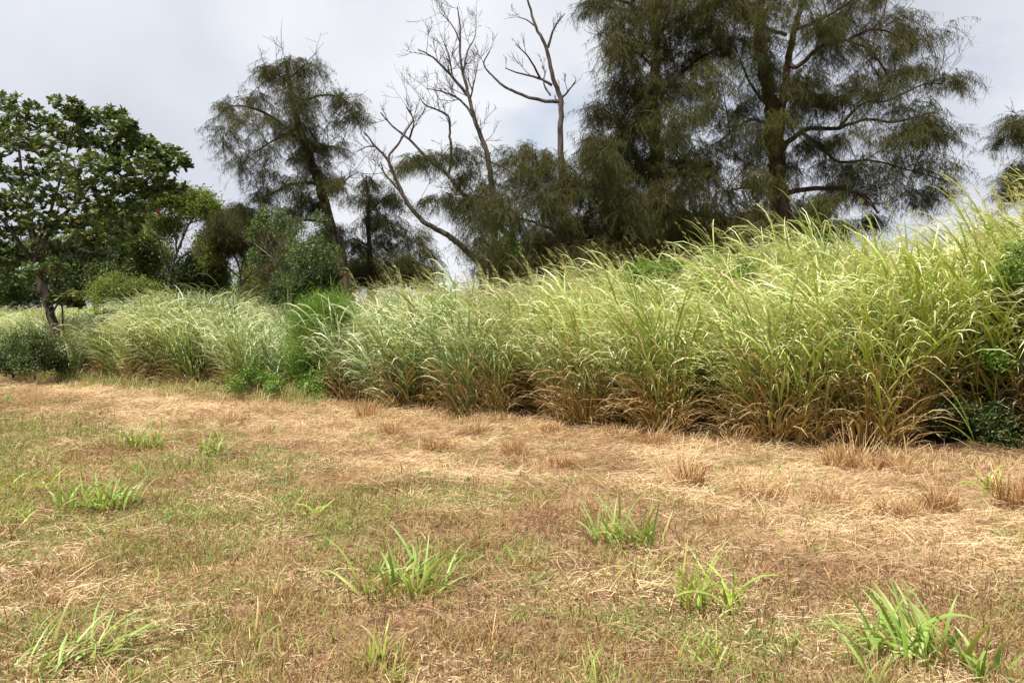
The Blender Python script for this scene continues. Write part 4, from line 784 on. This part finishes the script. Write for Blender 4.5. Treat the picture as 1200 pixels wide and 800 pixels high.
for q, (px_, Y_, lb, cl, tt) in enumerate([
        (20, 40, 'dense olive tree at the left edge behind the broad leaved tree', [(-10, 325, 30, 22), (30, 320, 30, 22), (5, 345, 34, 12), (50, 343, 26, 12), (-50, 320, 30, 30), (35, 300, 24, 14)], TLD),
        (110, 41, 'olive green tree between the trunk and the rounded yellow green shrub', [(95, 320, 26, 18), (125, 308, 24, 20), (80, 340, 24, 12), (118, 335, 26, 12), (100, 296, 20, 12)], TLY),
        (178, 42, 'shaded olive tree behind the stems of the domed tree', [(160, 315, 22, 20), (190, 318, 20, 20), (175, 292, 20, 16), (165, 340, 26, 12), (200, 338, 22, 12), (185, 268, 18, 12, .8)], TLD),
        (250, 43, 'low green tree closing the gap below the two domed trees', [(238, 322, 20, 14), (262, 326, 18, 12), (228, 342, 24, 10), (262, 345, 26, 9), (285, 342, 16, 8, .8)], TLG),
        (300, 44, 'mid green tree whose crown fills the gap between domed tree and leaning tree', [(300, 315, 20, 18), (318, 295, 18, 16), (300, 338, 24, 12), (330, 325, 20, 16), (335, 275, 14, 14, .7)], TLY),
        (440, 34, 'low dull green trees behind the small needle tree', [(420, 318, 24, 12), (450, 325, 26, 10), (480, 322, 22, 10), (405, 335, 20, 12), (500, 330, 14, 8)], TLD),
        (145, 44, 'tall olive tree whose crown shows over the rounded yellow green shrub', [(135, 275, 20, 18), (160, 285, 20, 18), (145, 305, 26, 16), (120, 258, 16, 14)], TLY),
        (325, 31, 'dark needle shrub tree left of the foot of the slim leaning tree', [(322, 318, 16, 12, .8), (345, 300, 16, 14, .8), (310, 340, 22, 9), (345, 335, 26, 14), (380, 285, 16, 16, .8), (362, 312, 20, 18)], TN),
        (620, 28, 'dark thicket tree closing the foot of the low spreading needle tree', [(600, 300, 24, 12), (635, 295, 28, 14), (670, 290, 28, 16), (580, 312, 20, 9), (640, 318, 40, 12), (700, 300, 28, 20)], TN),
        (780, 28, 'dark thicket tree closing the foot of the curtain hung tree', [(740, 285, 28, 16), (780, 275, 30, 18), (820, 272, 30, 18), (760, 308, 34, 14), (810, 302, 34, 14), (860, 268, 24, 14)], TN),
        (910, 28, 'dark thicket tree low behind the forked trunk', [(880, 272, 24, 14), (910, 268, 22, 14), (940, 268, 20, 10), (890, 290, 26, 14), (850, 292, 26, 14)], TN)]):
    b_ = at(px_, cl[0][1], Y_); bushy('thicket_tree', lb, px_, Y_, 60 + q, [([(px_, 352 if px_ < 400 else 335), (px_ + 3, 330 if px_ < 400 else 315), (px_ - 2, 300)], 3, 1), ([(px_ + 1, 340), (px_ + 18, 312)], 1.6, .7), ([(px_ + 1, 340), (px_ - 18, 315)], 1.6, .7)], cl, tt, M_BARKD, .8, 520 if tt is TN else 210, 1.15)

# shrubs within the grass
def shrub(name, label, px, py, stems, clusters, templates, seed, k, size, bark=M_BARKG, depth=.25, off=0.0, Yfix=None, tilt=.5):
    p = ground(px, py); Yv = Yfix or (p[1] + off)
    T = Tree(name, label, 'shrub', px, Yv, seed, bark, 'shrubs among the tall grass'); T.depth = depth; T.k = k
    for pts, a, b in stems: T.line(pts, a, b, 'stem', 0, T.rng.normal(0, depth * .5), 5, True)
    for c in clusters: T.cluster(*c[:4], dens=c[4] if len(c) > 4 else 1, size=size)
    T.finish(templates, tilt); return T
shrub('feathery_shrub', 'feathery bright green shrub between the low and the high grass', 366, 470, [([(366, 440), (366, 400), (362, 370)], 1.2, .6), ([(367, 440), (380, 400), (388, 372)], 1.2, .6)],
      [(362, 386, 13, 8), (382, 380, 13, 8), (372, 400, 18, 10), (362, 415, 16, 12), (380, 425, 12, 12), (358, 435, 12, 10), (395, 376, 9, 6, .7)], TF, 41, 280, 1.3, off=.5)
shrub('leafy_shrub', 'low shrub with fresh pointed leaves at the foot of the feathery one', 372, 473, [([(372, 460), (374, 445)], .8, .4), ([(371, 460), (360, 448)], .8, .4)],
      [(372, 448, 12, 8), (384, 455, 9, 7), (360, 455, 10, 7), (372, 462, 14, 5), (390, 440, 6, 6, .7)], TLG, 42, 330, .55, depth=.15, off=.1)
shrub('leafy_shrub', 'small leafy shrub under the pale low grass, left of the feathery shrub', 295, 468, [([(295, 455), (292, 440)], .8, .4), ([(296, 455), (310, 445)], .8, .4)],
      [(292, 440, 12, 8, .7), (310, 448, 12, 8, .8), (280, 452, 10, 7, .7), (325, 455, 9, 6, .6)], TLG, 43, 260, .5, depth=.2, off=.05)
shrub('dark_shrub', 'dark green grassy shrub in the shade under the broad leaved tree', 40, 447, [([(40, 432), (38, 410)], 1.2, .6), ([(41, 432), (58, 415)], 1.2, .6), ([(39, 432), (20, 418)], 1.2, .6)],
      [(25, 412, 18, 9), (50, 408, 16, 9), (38, 428, 26, 7), (65, 428, 12, 6), (10, 428, 12, 6)], TLD, 44, 330, .6, depth=.4, off=-.5)
shrub('leafy_shrub', 'small dark leafy shrub in the far pale grass right of the leaning trunk', 133, 392, [([(133, 385), (132, 372)], .8, .4)], [(130, 376, 10, 7), (140, 384, 9, 7), (122, 386, 7, 6, .7)], TLG, 45, 200, .8, Yfix=22.0)
shrub('leafy_shrub', 'tall open shrub with light green leaf sprays at the right edge', 1178, 545, [([(1178, 500), (1170, 460), (1160, 428)], 2, .8), ([(1180, 500), (1190, 430), (1185, 360), (1180, 320)], 2.5, .8), ([(1182, 500), (1196, 440), (1205, 380)], 2, .8)],
      [(1162, 424, 11, 6, .8), (1150, 418, 7, 5, .6), (1176, 436, 12, 7), (1184, 352, 12, 8), (1194, 340, 10, 8), (1172, 342, 7, 5, .5), (1198, 372, 12, 10), (1190, 400, 12, 9), (1205, 425, 14, 12), (1186, 320, 10, 7, .7), (1200, 300, 12, 8, .7)], TLG, 46, 950, .5, depth=.2, off=.8)
shrub('dark_shrub', 'dark leafy undergrowth shrub filling the hollow at the right', 1120, 548, [([(1120, 530), (1118, 500), (1105, 480)], 1.5, .6), ([(1124, 530), (1145, 495), (1160, 470)], 1.5, .6), ([(1126, 530), (1175, 500), (1195, 480)], 1.5, .6)],
      [(1100, 500, 16, 12), (1125, 490, 18, 14), (1150, 500, 18, 14), (1175, 490, 18, 16), (1195, 510, 16, 14), (1110, 525, 18, 10), (1140, 525, 18, 10), (1170, 525, 18, 10), (1165, 462, 16, 10), (1190, 460, 16, 12)], TLD, 47, 210, .42, M_BARKD, .25, 1.25)
shrub('leafy_shrub', 'bright leafy plant patch growing in the grass below the tan tipped clump', 850, 335, [([(850, 345), (848, 330)], .8, .4), ([(851, 345), (870, 330)], .8, .4), ([(849, 345), (825, 335)], .8, .4)],
      [(850, 328, 16, 6), (875, 322, 14, 6), (822, 335, 12, 6), (860, 340, 16, 6), (890, 316, 8, 5, .7)], TLG, 48, 300, .6, Yfix=13.6)
shrub('leafy_shrub', 'green leafy vine patch high in the grass below the blue green skyline clump', 770, 330, [([(770, 335), (768, 320)], .8, .4)], [(766, 320, 16, 6), (745, 326, 12, 6), (790, 318, 10, 6)], TLG, 49, 280, .6, Yfix=14.3)

# broad leaved tree at the left, with single leaves
def big_leaf(seed, ln=.2, w=.105):
    rng = np.random.default_rng(seed); k = 6; t = np.linspace(0, 1, k); th = .25 + .5 * t
    C = np.stack([np.cumsum(np.r_[0, np.full(k - 1, ln / (k - 1))] * np.cos(th)), np.zeros(k), .03 * ln - np.cumsum(np.r_[0, np.full(k - 1, ln / (k - 1))] * np.sin(th) * .45)], -1)[None]
    p = np.array([.06, .35, .72, 1.0, .85, .12])[None]; D = np.tile(np.array([0, 1., 0]), (1, k, 1))
    mb = MB(); mb.strips(C, D, p * w / 2, np.stack([t, np.full(k, .3 + .2 * seed % 1), np.zeros(k)], -1)[None], .28); return mb
LEAF = [big_leaf(i, ln, w).mesh('leaf', M_ALMOND) for i, (ln, w) in enumerate(((.17, .092), (.15, .082), (.19, .098)))]
m_red, nt_, out_ = new_mat('red_old_leaf'); c_ = N(nt_, 'ShaderNodeRGB'); c_.outputs[0].default_value = (.42, .06, .02, 1); leafy(nt_, out_, c_.outputs[0], .4, .4, .35)
LEAFR = big_leaf(9, .2, .11).mesh('red_leaf', m_red)
def rosette(seed):
    rng = np.random.default_rng(seed); mb = MB(); n = 8; a = np.arange(n) * 2.4 + rng.random(); k = 6
    blades(rng, np.zeros((n, 3)), rng.uniform(.12, .20, n), a, rng.uniform(.5, 1.3, n), rng.uniform(.2, .8, n), rng.uniform(.07, .10, n), 6, 1, .25, 'lens', None, (np.arange(n) == 3) * 0, .25, mb); return mb
TR = [template(rosette(500 + i), 'leaf_rosette', M_ALMOND) for i in range(16)]
Tm = Tree('broad_leaved_tree', 'broad leaved tree with leaning dark trunk and a few red leaves at the left', 'tree', 79, 20.2, 31, M_BARKA); Tm.depth = 1.0; Tm.k = 78
Tm.line([(77, 432), (69, 400), (58, 362), (48, 332), (43, 308), (40, 290)], 5.4, 4.2, 'trunk', 0, 0, 10, True)
for pts, a, b, dd in (([(44, 315), (20, 280), (0, 255), (-30, 230)], 4.5, 1.5, -.5), ([(42, 300), (60, 270), (85, 240), (110, 215), (140, 190), (175, 180), (205, 190)], 4.5, 1, .3), ([(41, 295), (35, 250), (25, 200), (20, 150), (18, 125)], 4.5, 1, .4),
                      ([(50, 330), (70, 312), (100, 300), (125, 292)], 3.5, 1, -.6), ([(42, 290), (62, 240), (75, 190), (85, 150)], 3.5, 1, -.5), ([(110, 215), (125, 180), (140, 150), (145, 140)], 2.5, .8, .3), ([(85, 240), (120, 232), (155, 222), (190, 215)], 2.5, .8, -.2), ([(46, 322), (10, 305), (-20, 300)], 3, 1, .2), ([(35, 250), (-5, 190), (-30, 150)], 3, 1, 0)):
    Tm.line(pts, a * .62, b * .62, 'limb', 0, dd, 7)
for c in [(8, 118, 18, 8, .7), (-15, 130, 20, 15), (25, 142, 18, 9, .9), (55, 140, 20, 10), (85, 130, 14, 8), (100, 140, 18, 10), (128, 138, 14, 9), (148, 150, 9, 8), (70, 160, 26, 12), (35, 168, 22, 12), (5, 165, 22, 14), (110, 165, 22, 12), (135, 170, 16, 11), (165, 170, 12, 9), (180, 178, 12, 8), (200, 180, 12, 7, .9), (215, 190, 8, 5, .8), (192, 192, 14, 8, .8), (160, 195, 18, 10), (125, 195, 20, 12), (90, 195, 24, 13), (50, 200, 24, 13), (12, 205, 24, 14),
          (150, 218, 20, 9, .9), (185, 214, 14, 7, .8), (205, 222, 9, 5, .6), (115, 222, 22, 12), (75, 228, 24, 13), (35, 235, 24, 13), (0, 240, 22, 14), (160, 240, 18, 8, .7), (130, 250, 20, 10, .8), (95, 258, 22, 11), (60, 262, 22, 12), (22, 268, 22, 12), (-8, 275, 18, 12), (140, 272, 18, 8, .6), (105, 282, 22, 9, .9), (70, 292, 20, 9), (28, 298, 20, 10), (0, 305, 18, 10), (115, 300, 14, 6, .6), (85, 308, 16, 6, .6), (-35, 180, 25, 30), (-40, 250, 25, 30), (155, 262, 10, 6, .5), (172, 228, 10, 6, .5), (50, 318, 14, 6, .6), (80, 345, 8, 3, .3)]:
    Tm.even(*c[:4], int(52 * (c[4] if len(c) > 4 else 1)))
# 300 leaves that show largest become single parts, the others stay as rosettes
sp = Tm.sp; order = sorted(range(len(sp)), key=lambda i: sp[i][0][1] + (0 if 600 + FPX * sp[i][0][0] / sp[i][0][1] > 0 else 50)); pick = order[:42]; rs = random.Random(4)
for i in pick:
    q, az, sc, tn = sp[i]
    for j in range(7):
        o = link('leaf', LEAF[rs.randrange(3)], Tm.root, q - Tm.base); o.rotation_euler = (rs.uniform(-.4, .4), rs.uniform(-.5, .35), j * .9 + rs.uniform(-.3, .3)); o.scale = (sc,) * 3
Tm.sp = [sp[i] for i in range(len(sp)) if i not in set(pick)]
for px, py in ((178, 238), (184, 245), (43, 314), (100, 262), (88, 354)):
    o = link('leaf', LEAFR, Tm.root, at(px, py, 19.3) - Tm.base); o.rotation_euler = (rs.uniform(-.5, .5), rs.uniform(.2, 1), rs.uniform(0, 6)); o['label'] = 'old leaf turned red'
Tm.finish(TR, .5)
p = at(74, 400, 17.2); Ts = Tree('leafy_sapling', 'thin sapling with a few broad dark leaves standing beside the leaning trunk', 'sapling', 75, 19.9, 32, M_BARKD); Ts.depth = .1; Ts.k = 20
Ts.line([(75, 420), (74, 390), (73, 365), (70, 350)], 1.3, .8, 'stem', 0, 0, 6, True); Ts.cluster(70, 352, 7, 4, 1); Ts.cluster(82, 358, 8, 4, 1); Ts.finish(TR, .3)
